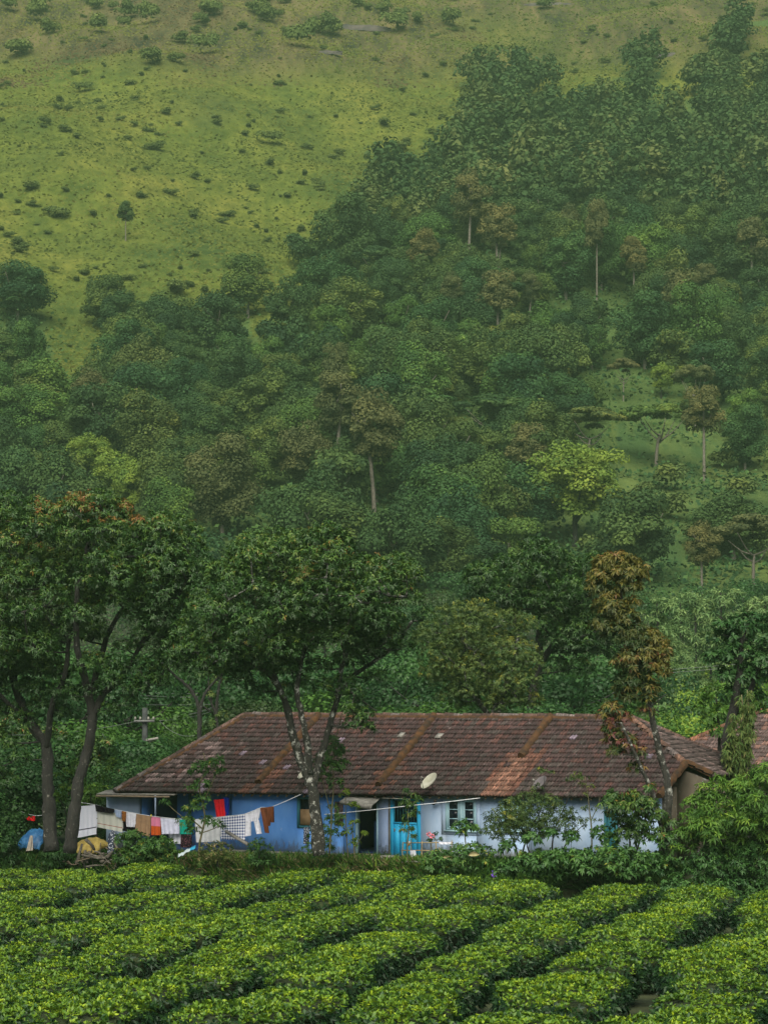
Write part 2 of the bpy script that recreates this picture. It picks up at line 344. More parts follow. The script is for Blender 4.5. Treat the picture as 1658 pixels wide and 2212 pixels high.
# ------------------------------------------------------------------ hillside trees
def blob_crown(lobes, per, qs, mat, name, zbias=-.45, flat=.45, tint_mu=.45):
    """leaf clumps spread over lobes; each clump is a bent quad"""
    Vs, Fs, Ts = [], [], []; n0 = 0
    for (c, r) in lobes:
        d = unit(rng.normal(size=(int(per * 1.6), 3))); d = d[d[:, 2] > zbias][:per]; k = len(d)
        P = np.array(c) + d * np.array(r) * rng.uniform(.72, 1.06, (k, 1))
        nrm = unit(d + rng.normal(0, .30, (k, 3)) + [0, 0, flat])
        a = unit(np.cross(nrm, rng.normal(size=(k, 3)))); b = np.cross(nrm, a); s = qs * rng.uniform(.55, 1.35, (k, 1)); s2 = s * rng.uniform(.5, 1, (k, 1))
        V = np.stack([P - a * s, P - b * s2 + nrm * s * .25, P + a * s, P + b * s2 - nrm * s * .2], 1).reshape(-1, 3)
        i = np.arange(k)[:, None] * 4 + n0
        Vs.append(V); Fs.append(i + [0, 1, 2, 3]); Ts.append(np.clip(rng.normal(tint_mu, .10, k) + rng.normal(0, .20), 0, 1)); n0 += 4 * k
    return mesh_np(name, np.concatenate(Vs), [np.concatenate(Fs)], mat, np.concatenate(Ts))
def round_lobes(rad, h0, h1, n, lr):
    out = []
    for i in range(n):
        d = unit(rng.normal(size=3)); t = rng.uniform(.4, .92)
        c = np.array([d[0] * rad * t, d[1] * rad * t, (h0 + h1) / 2 + d[2] * (h1 - h0) / 2 * t]); r = lr * rng.uniform(.7, 1.3)
        out.append((c, (r, r, r * rng.uniform(.8, 1.0))))
    return out
def trunk_mesh(h, r0, lean=.06, forks=3, spread=2.0, name='trunk', mat=None, top=.62):
    m = MB(); lx, ly = rng.normal(0, lean, 2) * h
    P = smooth_line([(0, 0, -1.2), (lx * .3, ly * .3, h * .3), (lx, ly, h * top)], 4); m.tube(P, np.linspace(r0, r0 * .6, len(P)), 6, .12)
    for i in range(forks):
        a = i * 6.28 / max(forks, 1) + rng.uniform(0, 1); e = np.array([lx + math.cos(a) * spread, ly + math.sin(a) * spread, h * rng.uniform(.62, .84)])
        b = P[-1] - [0, 0, rng.uniform(0, h * .15)]; mid = (b + e) / 2 + [0, 0, -h * .04]
        m.tube(smooth_line([b, mid, e], 3), np.linspace(r0 * .5, r0 * .15, 7), 5, .1)
    return m.mesh(name, mat)
VAR = []      # (crown mesh, trunk mesh, kind)
for i in range(5):
    h = rng.uniform(8.5, 11); VAR.append((blob_crown(round_lobes(rng.uniform(3.6, 4.8), h * .08, h, 40, 1.45), 400, .15, M['hill1'], 'crown'), trunk_mesh(h, .26, mat=M['bark_pale']), 'round'))
for i in range(2):
    h = rng.uniform(11, 13.5); VAR.append((blob_crown(round_lobes(2.6, h * .42, h, 28, 1.0), 320, .14, M['hill2'], 'crown', flat=.2), trunk_mesh(h, .24, .05, 4, 1.3, mat=M['bark_pale'], top=.75), 'tall'))
for i in range(2):
    h = rng.uniform(8, 9.5); lob = [(np.array([math.cos(a) * r, math.sin(a) * r, h - .09 * r * r + rng.uniform(-.5, .3)]), (1.25, 1.25, .5)) for a, r in zip(rng.uniform(0, 6.28, 24), np.sqrt(rng.uniform(0, 1, 24)) * 4.2)]
    VAR.append((blob_crown(lob, 240, .17, M['hill2'] if i else M['hill1'], 'crown'), trunk_mesh(h, .24, .05, 5, 2.8, mat=M['bark_pale'], top=.55), 'flat'))
for i in range(2):
    h = rng.uniform(6, 7.5); VAR.append((blob_crown(round_lobes(2.8, .6, h, 20, 1.25), 260, .18, M['hill1'], 'crown'), trunk_mesh(h, .16, mat=M['bark']), 'small'))
VAR.append((blob_crown(round_lobes(5.2, 2.2, 10.5, 80, 1.25), 240, .15, M['hill3'], 'crown', zbias=-.1), trunk_mesh(9, .3, .05, 5, 3.4, mat=M['bark'], top=.4), 'round'))
VAR.append((blob_crown(round_lobes(2.6, 1.6, 6.6, 30, 1.0), 300, .13, M['hill3'], 'crown'), trunk_mesh(6, .16, mat=M['bark']), 'small'))
LOWV = [blob_crown(round_lobes(4.0, 1.0, 10, 20, 1.6), 46, .40, M['hill1'], 'crown') for _ in range(3)]
LBL = {'round': ('broad_tree', 'rounded dense dark green tree in the hillside wood', 'rounded trees of the hillside wood'),
       'tall': ('tall_tree', 'tall slender brownish green tree with pale trunk in the hillside wood', 'tall pale-trunked trees of the hillside wood'),
       'flat': ('umbrella_tree', 'flat-topped spreading tree with bare forked trunk in the hillside wood', 'flat-topped trees of the hillside wood'),
       'small': ('young_tree', 'small bushy dark tree filling gaps in the hillside wood', 'small bushy trees of the hillside wood')}
PROTO = {}
def hill_tree(vi, P, sc, rz, label=None, name=None, crown_mat=None, group=None):
    cm, tm, kind = VAR[vi]
    nm, lb, gr = LBL[kind]
    e = empty(name or nm, P, label or lb, 'tree', None if label else gr, rz)
    if group: e['group'] = group
    e.scale = sc if isinstance(sc, tuple) else (sc, sc, sc)
    c = link('crown', cm, e); link('trunk', tm, e)
    if crown_mat: c.material_slots[0].link = 'OBJECT'; c.material_slots[0].material = crown_mat
    return e
cand = []
y = 322.
while y < 790:
    dy = 6.5 + (y - 322) * .003
    x = -y * .165
    while x < y * .165:
        cand.append((x + rng.uniform(-2.6, 2.6), y + rng.uniform(-2.2, 2.2))); x += 7.9
    y += dy
cand = np.array(cand); cz = terrain(cand[:, 0], cand[:, 1])
uu, vv = project(np.column_stack([cand, cz + 3])); ut, vt = project(np.column_stack([cand, cz + 9]))
fo, cl = in_forest(uu, vv + rng.normal(0, 48, len(uu)), cand[:, 0], cand[:, 1])
keep = fo & (uu > -90) & (uu < 1750) & (vv > -60) & ~(cl & (rng.random(len(cand)) > .22)) & (rng.random(len(cand)) < .93)
SPECIAL = [  # u, v of the trunk foot, variant, scale, label, material
    (1240, 1180, 11, (1.4, 1.25, 1.35), 'large bright yellow-green spreading tree standing out low on the right of the hillside', 'hill3', 'bright_tree'),
    (1427, 862, 12, (.8, .8, .85), 'small round golden-green tree beside the right clearing high in the wood', 'hill3', 'golden_tree'),
    (188, 1055, 11, (.75, .75, .75), 'bright green layered tree above the left mango crown', 'hill3', 'lime_tree'),
    (245, 1090, 12, (1.2, 1.1, 1.1), 'small lime-green tree just right of the layered bright tree', 'hill3', 'lime_tree'),
    (288, 1140, 12, (1.0, 1.0, 1.35), 'narrow rounded pale green tree touching the top of the left mango tree', 'hill3', 'lime_tree'),
    (480, 1165, 2, (1.25, 1.2, 1.3), 'broad dusty green tree rising above the gap between the two big mango trees', 'hill2', 'dusty_tree'),
    (1045, 1060, 12, (1.1, 1.1, 1.3), 'pale green domed tree above the dark wood near the middle right', 'hill1', 'domed_tree'),
    (810, 1125, 6, (1.5, 1.4, 1.4), 'tall brownish tree with two bare pale trunks above the central mango tree', 'hill2', 'tall_tree'),
    (660, 1060, 3, (1.05, 1.05, 1.05), 'rounded grey-green tree with bare trunk left of the tall two-trunked tree', 'hill2', 'dusty_tree'),
    (725, 905, 5, (.8, .8, .95), 'thin tree with a long leaning pale trunk in the middle of the wood', 'hill2', 'leaning_tree'),
    (1500, 925, 8, (.75, .75, 1.05), 'bare-topped spreading tree with white trunk in the right clearing', 'hill2', 'bare_tree'),
    (1345, 868, 7, (.55, .55, .7), 'little umbrella-shaped tree with forked trunk left of the golden-green tree', 'hill2', 'umbrella_tree'),
    (1415, 1010, 8, (1.25, 1.25, 1.0), 'wide flat-topped tree with black forked trunk in the right clearing', 'hill1', 'umbrella_tree'),
    (1270, 1020, 7, (1.15, 1.15, .95), 'wide flat-topped tree behind the large yellow-green tree', 'hill1', 'umbrella_tree'),
    (1625, 1290, 7, (1.1, 1.1, 1.0), 'brown leafless umbrella tree at the right edge beyond the silver oaks', 'hill2', 'bare_tree'),
    (1515, 1300, 6, (.8, .8, .75), 'thin grey tree with forked bare stems left of the brown umbrella tree', 'hill2', 'bare_tree'),
    (272, 522, 5, (.62, .62, .62), 'lone small tree with tiered branches standing on the open grass slope', 'hill1', 'lone_tree'),
    (1288, 655, 5, (.85, .85, 1.5), 'very tall thin tree with a long white trunk in the upper right wood', 'hill2', 'tall_tree'),
]
for (u, v, vi, sc, lb, mt, nm) in SPECIAL:
    P = terrain_hit(u, v); hill_tree(vi, P, sc, rng.uniform(0, 6), lb, nm, M[mt])
    keep &= np.hypot(cand[:, 0] - P[0], (cand[:, 1] - P[1]) * .6) > 4.5
    wv = 95 if mt == 'hill3' and v > 1100 and u > 1000 else 42; keep &= ~((np.abs(uu - u) < wv + 25) & (cand[:, 1] < P[1] + 3) & (vt < v + (5 if v < 900 else -25)) & (vv > v - 25))
tr = cand[keep]; tr = tr[np.argsort(tr[:, 1])]
zz = terrain(tr[:, 0], tr[:, 1])
W8 = np.array([.19, .19, .19, .19, .13, .018, .018, .008, .0, .04, .03]); W8 /= W8.sum()
lowV, lowF, lowT, l0 = [], [], [], 0
lowdat = []
for me in LOWV:
    v = np.empty(len(me.vertices) * 3, np.float32); me.vertices.foreach_get('co', v); t = np.empty(len(me.polygons), np.float32); me.attributes['tint'].data.foreach_get('value', t); lowdat.append((v.reshape(-1, 3), t))
for i, (x, y_) in enumerate(tr):
    p = (x, y_, zz[i] - .25); rz = rng.uniform(0, 6.28); s = rng.uniform(.78, 1.42); sc = (s, s, s * rng.uniform(.75, 1.15))
    if n2(x, y_, 40, 5) > .78 and rng.random() < .25: vi = int(rng.choice([5, 6, 7]))
    else: vi = int(rng.choice(11, p=W8))
    if i < 282: hill_tree(vi, p, sc, rz)
    else:
        v, t = lowdat[i % 3]; c_, s_ = math.cos(rz), math.sin(rz); w = v * np.array(sc); w = np.column_stack([w[:, 0] * c_ - w[:, 1] * s_, w[:, 0] * s_ + w[:, 1] * c_, w[:, 2]]) + p
        lowV.append(w); lowF.append(np.arange(len(v)).reshape(-1, 4) + l0); l0 += len(v); lowT.append(np.clip(.42 + (t - .45) * .6 + rng.normal(0, .15), 0, 1))
print('hill trees', len(tr))
M['hill_far'] = mat_leaf('far_forest_leaf', [(0.0, (.012, .034, .013)), (0.45, (.034, .066, .02)), (0.75, (.068, .09, .027)), (1.0, (.10, .112, .036))], rough=.8, trans=.2, spec=.1)
tag(link('distant_wood', mesh_np('distant_wood', np.concatenate(lowV), [np.concatenate(lowF)], M['hill_far'], np.concatenate(lowT))), 'dark green wood covering the upper right of the hill', 'wood', kind='stuff')
# undergrowth between the trunks: low leaf clumps on the forest floor
def clump_field(name, pts, hgt, qs, mat, per, mu=.35):
    k = len(pts) * per; P = np.repeat(pts, per, 0) + np.column_stack([rng.normal(0, 1.3, k), rng.normal(0, 1.3, k), rng.uniform(-.2, 1, k) * hgt])
    nrm = unit(rng.normal(0, .6, (k, 3)) + [0, -.2, .9]); a = unit(np.cross(nrm, rng.normal(size=(k, 3)))); b = np.cross(nrm, a); s = qs * rng.uniform(.5, 1.4, (k, 1))
    V = np.stack([P - a * s, P - b * s * .7, P + a * s, P + b * s * .7], 1).reshape(-1, 3)
    return mesh_np(name, V, [np.arange(4 * k).reshape(-1, 4)], mat, np.clip(np.repeat(rng.normal(mu, .2, len(pts)), per) + rng.normal(0, .15, k), 0, 1))
gx = rng.uniform(-.155, .155, 16000); gy = rng.uniform(322, 700, 16000); gx = gx * gy
gz = terrain(gx, gy); gu, gv = project(np.column_stack([gx, gy, gz])); fo, cl = in_forest(gu, gv, gx, gy)
k_ = (fo & ~cl) | (cl & (n2(gx, gy, 6, 33) > .48)); P = np.column_stack([gx, gy, gz])[k_]
tag(link('undergrowth', clump_field('undergrowth', P, 1.7, .34, M['hill1'], 8)), 'dark shrubby undergrowth on the forest floor', 'undergrowth', kind='stuff')
# grass tufts on the open slope
ng = 140000; gy = 345 + 460 * rng.random(ng) ** .8; gx = rng.uniform(-.16, .16, ng) * gy; gz = terrain(gx, gy)
gu, gv = project(np.column_stack([gx, gy, gz])); fo, cl = in_forest(gu, gv, gx, gy); dens = n2(gx, gy, 7, 1) * .6 + n2(gx, gy, 30, 4) * .6
k_ = (~fo) & (gv > -80) & (rng.random(ng) < np.clip(dens * 1.5 - .1, .15, 1)); gx, gy, gz, gu, gv = gx[k_], gy[k_], gz[k_], gu[k_], gv[k_]; n = len(gx)
hg = rng.uniform(.2, .5, n); wd = rng.uniform(.35, .8, n); an = rng.uniform(-.7, .7, n)
b0 = np.column_stack([gx, gy, gz - .1]); sd = np.column_stack([np.cos(an), np.sin(an), an * 0]) * wd[:, None] * .5
tp = b0 + np.column_stack([rng.normal(0, .25, n), rng.normal(.15, .2, n), hg])
V = np.stack([b0 - sd, b0 + sd, tp + sd * .7, tp - sd * .7], 1).reshape(-1, 3)
tint = np.clip(.25 + .5 * n2(gx, gy, 18, 6) + rng.normal(0, .09, n) + np.where((gv < 190) & (gu < 1050), .7, 0) * n2(gx * 2, gy, 25, 9), 0, 1)
tag(link('slope_grass', mesh_np('slope_grass', V, [np.arange(4 * n).reshape(-1, 4)], M['hillgrass'], tint)), 'yellow-green grass tufts on the open upper slope', 'grass', kind='stuff')
# bushes dotted on the grass
M['slopebush'] = mat_leaf('slope_bush_leaf', [(0.0, (.038, .064, .019)), (0.5, (.068, .098, .025)), (1.0, (.11, .138, .033))], rough=.8, trans=.2, spec=.1)
BUSH = [blob_crown([(np.array([rng.normal(0, .6), rng.normal(0, .6), .5 + rng.uniform(0, .8)]), (.8, .8, .7)) for _ in range(6)], 170, .13, M['slopebush'], 'hillside_bush', zbias=-.1, tint_mu=.4) for _ in range(4)]
nb = 0
while nb < 280:
    u, v = rng.uniform(-20, 1680), rng.uniform(-20, 800)
    P = terrain_hit(u, v, 420); fo, cl = in_forest(np.array(u), np.array(v), P[0], P[1])
    if bool(fo) or n2(P[0], P[1], 25, 12) < .33: continue
    o = link('hillside_bush', BUSH[nb % 4], None, P, rng.uniform(0, 6)); s = rng.uniform(.3, .8) * (2.0 if rng.random() < .12 else 1); o.scale = (s * 1.3, s * 1.1, s * 1.05)
    tag(o, 'low dark bush dotted on the open grass slope', 'bush', 'bushes dotted over the grass slope'); nb += 1
for _ in range(46):
    u, v = rng.uniform(-20, 980), abs(rng.normal(0, 55)) - 15; P = terrain_hit(u, v, 500); o = link('summit_bush', BUSH[_ % 4], None, P, rng.uniform(0, 6)); s = rng.uniform(.9, 2.6); o.scale = (s * 1.1, s, s * rng.uniform(.9, 1.6)); tag(o, 'brownish scrub bush near the top left edge of the slope', 'bush', 'scrub bushes high on the slope')
for (u, v, s) in [(1450, 1120, 2), (1400, 1085, 1.6), (1352, 1150, 1.5), (1345, 1085, 1.2), (1445, 1060, 2.2), (1500, 1180, 1.8), (1600, 1090, 2.2), (1560, 1010, 1.6), (1610, 960, 1.8), (1480, 900, 1.4), (1540, 880, 1.4), (1380, 1195, 2), (1290, 1205, 2), (1560, 1190, 1.6), (985, 930, 1.3), (955, 955, 1.2)]:
    o = link('clearing_bush', BUSH[int(s * 10) % 4], None, terrain_hit(u, v, 250), rng.uniform(0, 6)); o.scale = (s * .9, s * .9, s * .95)
    tag(o, 'round dark shrub in the light green clearing of the wood', 'bush', 'shrubs in the woodland clearings')
# dark rock ledges high on the slope
M['rock'] = mat_plain('wet_rock', (.018, .018, .018, 1), (.06, .052, .045, 1), .5, .8, .8)
for (u, v, w, h) in [(760, 62, 85, 12), (690, 112, 50, 6), (1185, 10, 55, 8), (1450, 118, 45, 6)]:
    P = terrain_hit(u, v, 400); k = px(P[1]); m = MB(); g = np.zeros((9, 15, 3))
    for i in range(9):
        for j in range(15):
            a = -1 + 2 * j / 14; b = i / 8; e = math.sqrt(max(0, 1 - a * a))
            g[i, j] = (a * w * k, (b - .5) * 3.2 * e + rng.normal(0, .15), (math.sin(b * 3.14) ** .5 * e * h * k * .9 + (b - .5) * 1.2 + rng.normal(0, .12) * e) - .3)
    m.sheet(g); o = m.build('rock_outcrop', M['rock'], None, True, P); tag(o, 'dark bare rock ledge breaking through the grass slope', 'rock', 'rock ledges on the hill')

# ------------------------------------------------------------------ the long tiled house
def hemp(name, s, q, z, label, cat, group=None):
    w = hworld(s, q, z); return empty(name, w, label, cat, group, -PSI)
HS0, HS1, RUN0, RUN1 = -12.06, 10.75, -.5, 4.9
eL, eR, rL, rR = LQ(250, 1710, -.5), LQ(1437, 1723, -.5), LQ(530, 1545, 4.9), LQ(1360, 1550, 4.9)
def eaz(s): return eL[2] + (eR[2] - eL[2]) * (s - eL[0]) / (eR[0] - eL[0])
def riz(s): return rL[2] + (rR[2] - rL[2]) * (s - rL[0]) / (rR[0] - rL[0])
def roofz(s, q):
    t = (q - RUN0) / (RUN1 - RUN0); return eaz(s) * (1 - t) + riz(s) * t
house = empty('house', (0, 100, 0), 'long low blue house with a mossy brown tiled hip roof', 'house', None, -PSI)
M['wall_blue'] = mat_wall('blue_limewash', (.075, .225, .60, 1), (.125, .305, .67, 1), (.10, .12, .16, 1), 0, .8, .75)
M['wall_lilac'] = mat_wall('lilac_limewash', (.25, .35, .58, 1), (.36, .46, .67, 1), (.05, .055, .05, 1), 0, .85, .95)
M['wall_pale'] = mat_wall('pale_limewash', (.28, .40, .58, 1), (.41, .52, .67, 1), (.12, .12, .10, 1), .1, .8, .85)
M['wall_grey'] = mat_wall('grey_limewash', (.25, .34, .47, 1), (.35, .43, .55, 1), (.10, .11, .11, 1), 0, .7, .8)
M['wall_mud'] = mat_wall('mud_plaster', (.035, .031, .023, 1), (.07, .06, .045, 1), (.02, .025, .016, 1), 0, 2.0, .9)  # brown plaster, its colour lowered to carry the shade on the gable end
M['inside'] = mat_plain('indoor_dark', (.03, .06, .16, 1), (.045, .08, .19, 1), 2, .9)  # room colour painted dark as the shade behind the doorways
M['turq'] = mat_plain('turquoise_paint', (.018, .30, .56, 1), (.03, .40, .66, 1), 3.0, .55, .1, (4, 4, .5))
M['aqua'] = mat_plain('pale_aqua_paint', (.26, .46, .54, 1), (.40, .58, .64, 1), 4.0, .6, .1, (4, 4, .6))
M['teal'] = mat_plain('dark_teal_paint', (.02, .12, .16, 1), (.035, .17, .21, 1), 4.0, .6, .1)
M['maroon'] = mat_plain('faded_brown_paint', (.075, .055, .06, 1), (.12, .085, .09, 1), 4.0, .7)
M['wood'] = mat_plain('weathered_wood', (.10, .075, .05, 1), (.26, .21, .15, 1), 5.0, .85, .4, (1, 8, 8))
M['greywood'] = mat_plain('grey_board', (.09, .088, .08, 1), (.21, .205, .185, 1), 5.0, .85, .3)
M['concrete'] = mat_plain('old_concrete', (.10, .10, .09, 1), (.24, .235, .21, 1), 3.0, .9, .4)
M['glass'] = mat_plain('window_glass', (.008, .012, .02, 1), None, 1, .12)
M['cane'] = mat_plain('bamboo_cane', (.16, .12, .06, 1), (.30, .24, .13, 1), 4.0, .7)
M['tilebed'] = mat_plain('roof_boards', (.02, .016, .014, 1), (.04, .032, .028, 1), 4.0, .9)
M['moss'] = mat_plain('mossy_mortar', (.018, .012, .008, 1), (.068, .032, .011, 1), 3.5, .95, .8)
def mat_tile():
    m, nt, b, out = nodes('clay_roof_tile'); b.inputs['Roughness'].default_value = .7; b.inputs['Specular IOR Level'].default_value = .22
    a = N(nt, 'ShaderNodeAttribute', attribute_name='col'); oi = N(nt, 'ShaderNodeObjectInfo'); c = mixc(nt, a.outputs['Color'], oi.outputs['Color'], 1.0, 'MULTIPLY')
    g = N(nt, 'ShaderNodeNewGeometry'); mp = N(nt, 'ShaderNodeVectorRotate', rotation_type='Z_AXIS'); mp.inputs['Angle'].default_value = PSI; nt.links.new(g.outputs['Position'], mp.inputs['Vector'])
    ms = N(nt, 'ShaderNodeMapping'); ms.inputs['Scale'].default_value = (20, 2.6, 2.6); nt.links.new(mp.outputs[0], ms.inputs[0])
    n1 = N(nt, 'ShaderNodeTexNoise', i_Scale=1.0, i_Detail=5, i_Roughness=.65); nt.links.new(ms.outputs[0], n1.inputs['Vector'])
    r1 = ramp(nt, [(.34, (.32, .32, .34, 1)), (.52, (1, 1, 1, 1)), (.70, (2.3, 2.2, 2.2, 1))]); nt.links.new(n1.outputs[0], r1.inputs[0])
    c = mixc(nt, c, r1.outputs[0], 1.0, 'MULTIPLY')
    n2_ = N(nt, 'ShaderNodeTexNoise', i_Scale=5.5, i_Detail=5, i_Roughness=.75); nt.links.new(g.outputs['Position'], n2_.inputs['Vector'])
    r2 = ramp(nt, [(.63, (0, 0, 0, 1)), (.70, (.7, .7, .7, 1))]); nt.links.new(n2_.outputs[0], r2.inputs[0])
    c = mixc(nt, c, (.19, .17, .17, 1), r2.outputs[0])
    nt.links.new(c, b.inputs['Base Color'])
    bp = N(nt, 'ShaderNodeBump', i_Strength=.5, i_Distance=.01); nt.links.new(n2_.outputs[0], bp.inputs['Height']); nt.links.new(bp.outputs[0], b.inputs['Normal'])
    return m
M['tile'] = mat_tile()
LEFT_LOW, RIGHT_LOW = eL[0], 10.95

# walls -----------------------------------------------------------------
def us(u, q=0.0, v=1780): return LQ(u, v, q)[0]
def vz(u, v, q=0.0): return LQ(u, v, q)[2]
def top(s, q=.12): return roofz(s, q) - .06
def wallbox(m, s0, s1, z0, z1, q0=0.0, q1=.24):
    t0, t1 = (z1, z1) if z1 is not None else (top(s0, q0), top(s1, q0))
    t0b, t1b = (z1, z1) if z1 is not None else (top(s0, q1), top(s1, q1))
    m.hexa([(s0, q0, z0), (s1, q0, z0), (s1, q1, z0), (s0, q1, z0), (s0, q0, t0), (s1, q0, t1), (s1, q1, t1b), (s0, q1, t0b)])
B0 = -.7
m = MB(); wallbox(m, HS0, us(299), B0, 1.98); m.build('wall', M['wall_grey'], house)['label'] = 'pale grey front wall section at the left end'
# recessed veranda
QR = 1.15
m = MB()
a0, a1, a2, a3 = us(299) - .6, us(323, QR), us(383, QR), us(501) + .6
wallbox(m, a0, a1, B0, 2.55, QR, QR + .2); wallbox(m, a2, a3, B0, 2.55, QR, QR + .2); wallbox(m, a1, a2, 2.15, 2.55, QR, QR + .2)
m.box((us(299) - .18, .245, B0), (us(299), QR - .003, 2.3)); m.box((us(501), .245, B0), (us(501) + .2, QR - .003, 2.3))
m.build('wall', M['wall_blue'], house)['label'] = 'blue back wall of the open veranda'
W1 = (us(642), us(684), vz(660, 1788), vz(660, 1720)); W1b = (us(723), us(741), vz(730, 1782), vz(730, 1731))
D1 = (us(768), us(816), .1, vz(790, 1722)); D2 = (us(843), us(908), -.02, vz(875, 1722))
W2 = (us(962), us(1028), vz(1000, 1793), vz(1000, 1724)); W3 = (us(1080), us(1140), vz(1110, 1793), vz(1110, 1724)); D3 = (us(1304), us(1333), .1, vz(1320, 1724))
def run_wall(name, mat, s0, s1, openings, label):
    m = MB(); x = s0
    for (a, b, z0, z1) in openings:
        if a > x: wallbox(m, x, a, B0, None)
        wallbox(m, a, b, B0, z0)
        if top(a) - z1 > .02: wallbox(m, a, b, z1, None)
        x = b
    if s1 > x: wallbox(m, x, s1, B0, None)
    m.build(name, mat, house)['label'] = label
run_wall('wall', M['wall_blue'], us(501), us(768), [W1, W1b], 'bright blue limewashed wall section')
run_wall('wall', M['wall_lilac'], us(768), us(843), [D1], 'mould-stained lilac wall beside the open doorway')
run_wall('wall', M['wall_pale'], us(843), HS1, [D2, W2, W3, D3], 'pale lilac-white weathered wall section')
# end walls, back wall, floor, partitions
m = MB()
m.hexa([(HS1 - .24, .245, B0), (HS1, .245, B0), (HS1, 9.2, B0), (HS1 - .24, 9.2, B0), (HS1 - .24, .245, top(HS1, .245)), (HS1, .245, top(HS1, .245)), (HS1, 9.2, 2.6), (HS1 - .24, 9.2, 2.6)])
zr = roofz(HS1, 1.65) - .1
m.hexa([(HS1 - .24, .25, top(HS1, .25) - .01), (HS1 - .004, .25, top(HS1, .25) - .01), (HS1 - .004, 9, 2.5), (HS1 - .24, 9, 2.5), (HS1 - .24, .25, top(HS1, .25)), (HS1 - .004, .25, top(HS1, .25)), (HS1 - .004, 4, 3.35), (HS1 - .24, 4, 3.35)])
m.hexa([(HS1 + .002, 1.62, B0), (12.0, 1.62, B0), (12.0, 9.0, B0), (HS1 + .002, 9.0, B0), (HS1 + .002, 1.62, zr), (12.0, 1.62, 2.95), (12.0, 9.0, 2.6), (HS1 + .002, 9.0, 2.6)])
m.build('end_wall', M['wall_mud'], house)['label'] = 'brown mud-plaster gable end wall'
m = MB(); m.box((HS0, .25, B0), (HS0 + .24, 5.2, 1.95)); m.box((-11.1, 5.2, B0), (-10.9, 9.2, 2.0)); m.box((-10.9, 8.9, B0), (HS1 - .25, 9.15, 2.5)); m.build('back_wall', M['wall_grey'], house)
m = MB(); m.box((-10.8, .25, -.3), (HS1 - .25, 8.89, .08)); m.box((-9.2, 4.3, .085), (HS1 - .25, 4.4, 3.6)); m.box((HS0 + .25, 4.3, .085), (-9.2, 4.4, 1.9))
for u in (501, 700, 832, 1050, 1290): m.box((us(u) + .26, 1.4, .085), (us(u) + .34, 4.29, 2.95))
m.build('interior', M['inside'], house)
m = MB(); m.box((us(501) + .05, -.38, -.72), (HS1, -.005, .06)); m.build('plinth', M['concrete'], house)

# roof ------------------------------------------------------------------
roof = MB()
hipL = [(eL[0], RUN0, eL[2] - .03), (rL[0], RUN1, rL[2] - .03)]
Avec = np.array([rR[0], RUN1, rR[2]]); E1 = np.array([11.06, 1.69, 3.497]); E2 = np.array([12.03, 1.66, 3.08])
E3 = np.array([12.03, 6.3, 3.08]); Fp = np.array([10.95, RUN0, eaz(10.95)])
dn = np.array([0, 0, -.03])
def strip_roof(P, mat_m, div=1): mat_m.add(P, [tuple(range(len(P)))])
front = [np.array([eL[0], RUN0, eL[2]]), Fp, E1, Avec, np.array([rL[0], RUN1, rL[2]])]
strip_roof([p + dn for p in front], roof)
strip_roof([p + dn for p in (Avec, E1, E2, E3)], roof)
bk0, bk1 = np.array([eL[0], 10.3, eL[2]]), np.array([12.03, 10.3, 2.3])
strip_roof([p + dn for p in (np.array([rL[0], RUN1, rL[2]]), Avec, E3, bk1, bk0)], roof)
strip_roof([p + dn for p in (np.array([eL[0], RUN0, eL[2]]), np.array([rL[0], RUN1, rL[2]]), bk0)], roof)
roof_o = roof.build('roof', M['tilebed'], house)
# one clay tile: two troughs and a side lap, lower end raised over the course below
TW, TE = .25, .352
def tile_verts(l):
    xs = np.array([0, .035, .085, .125, .165, .215, .25]) - .125; zs = np.array([.042, .006, .004, .040, .004, .006, .042])
    lo = np.column_stack([xs, np.full(7, -.03), zs + .066]); hi = np.column_stack([xs, np.full(7, l), zs + .012]); fr = lo.copy(); fr[:, 2] -= .058; fr[:, 1] += .004
    return np.vstack([lo, hi, fr])
TF = [[i, i + 1, i + 8, i + 7] for i in range(6)] + [[i + 14, i + 15, i + 1, i] for i in range(6)]
TVv = tile_verts(TE + .03)
tile_me = mesh_np('roof_tile', TVv, [np.array(TF)], M['tile'], colr=np.ones((21, 4)))
def inside(poly, x, y):
    c = False; j = len(poly) - 1
    for i in range(len(poly)):
        if (poly[i][1] > y) != (poly[j][1] > y) and x < (poly[j][0] - poly[i][0]) * (y - poly[i][1]) / (poly[j][1] - poly[i][1]) + poly[i][0]: c = not c
        j = i
    return c
BANDS = [(us(553, -.1, 1700), .1, us(690, 4.9, 1547)), (us(815, -.1, 1704), 0, us(940, 4.9, 1547)), (us(1125, 2, 1650), 2.0, us(1190, 4.9, 1549))]
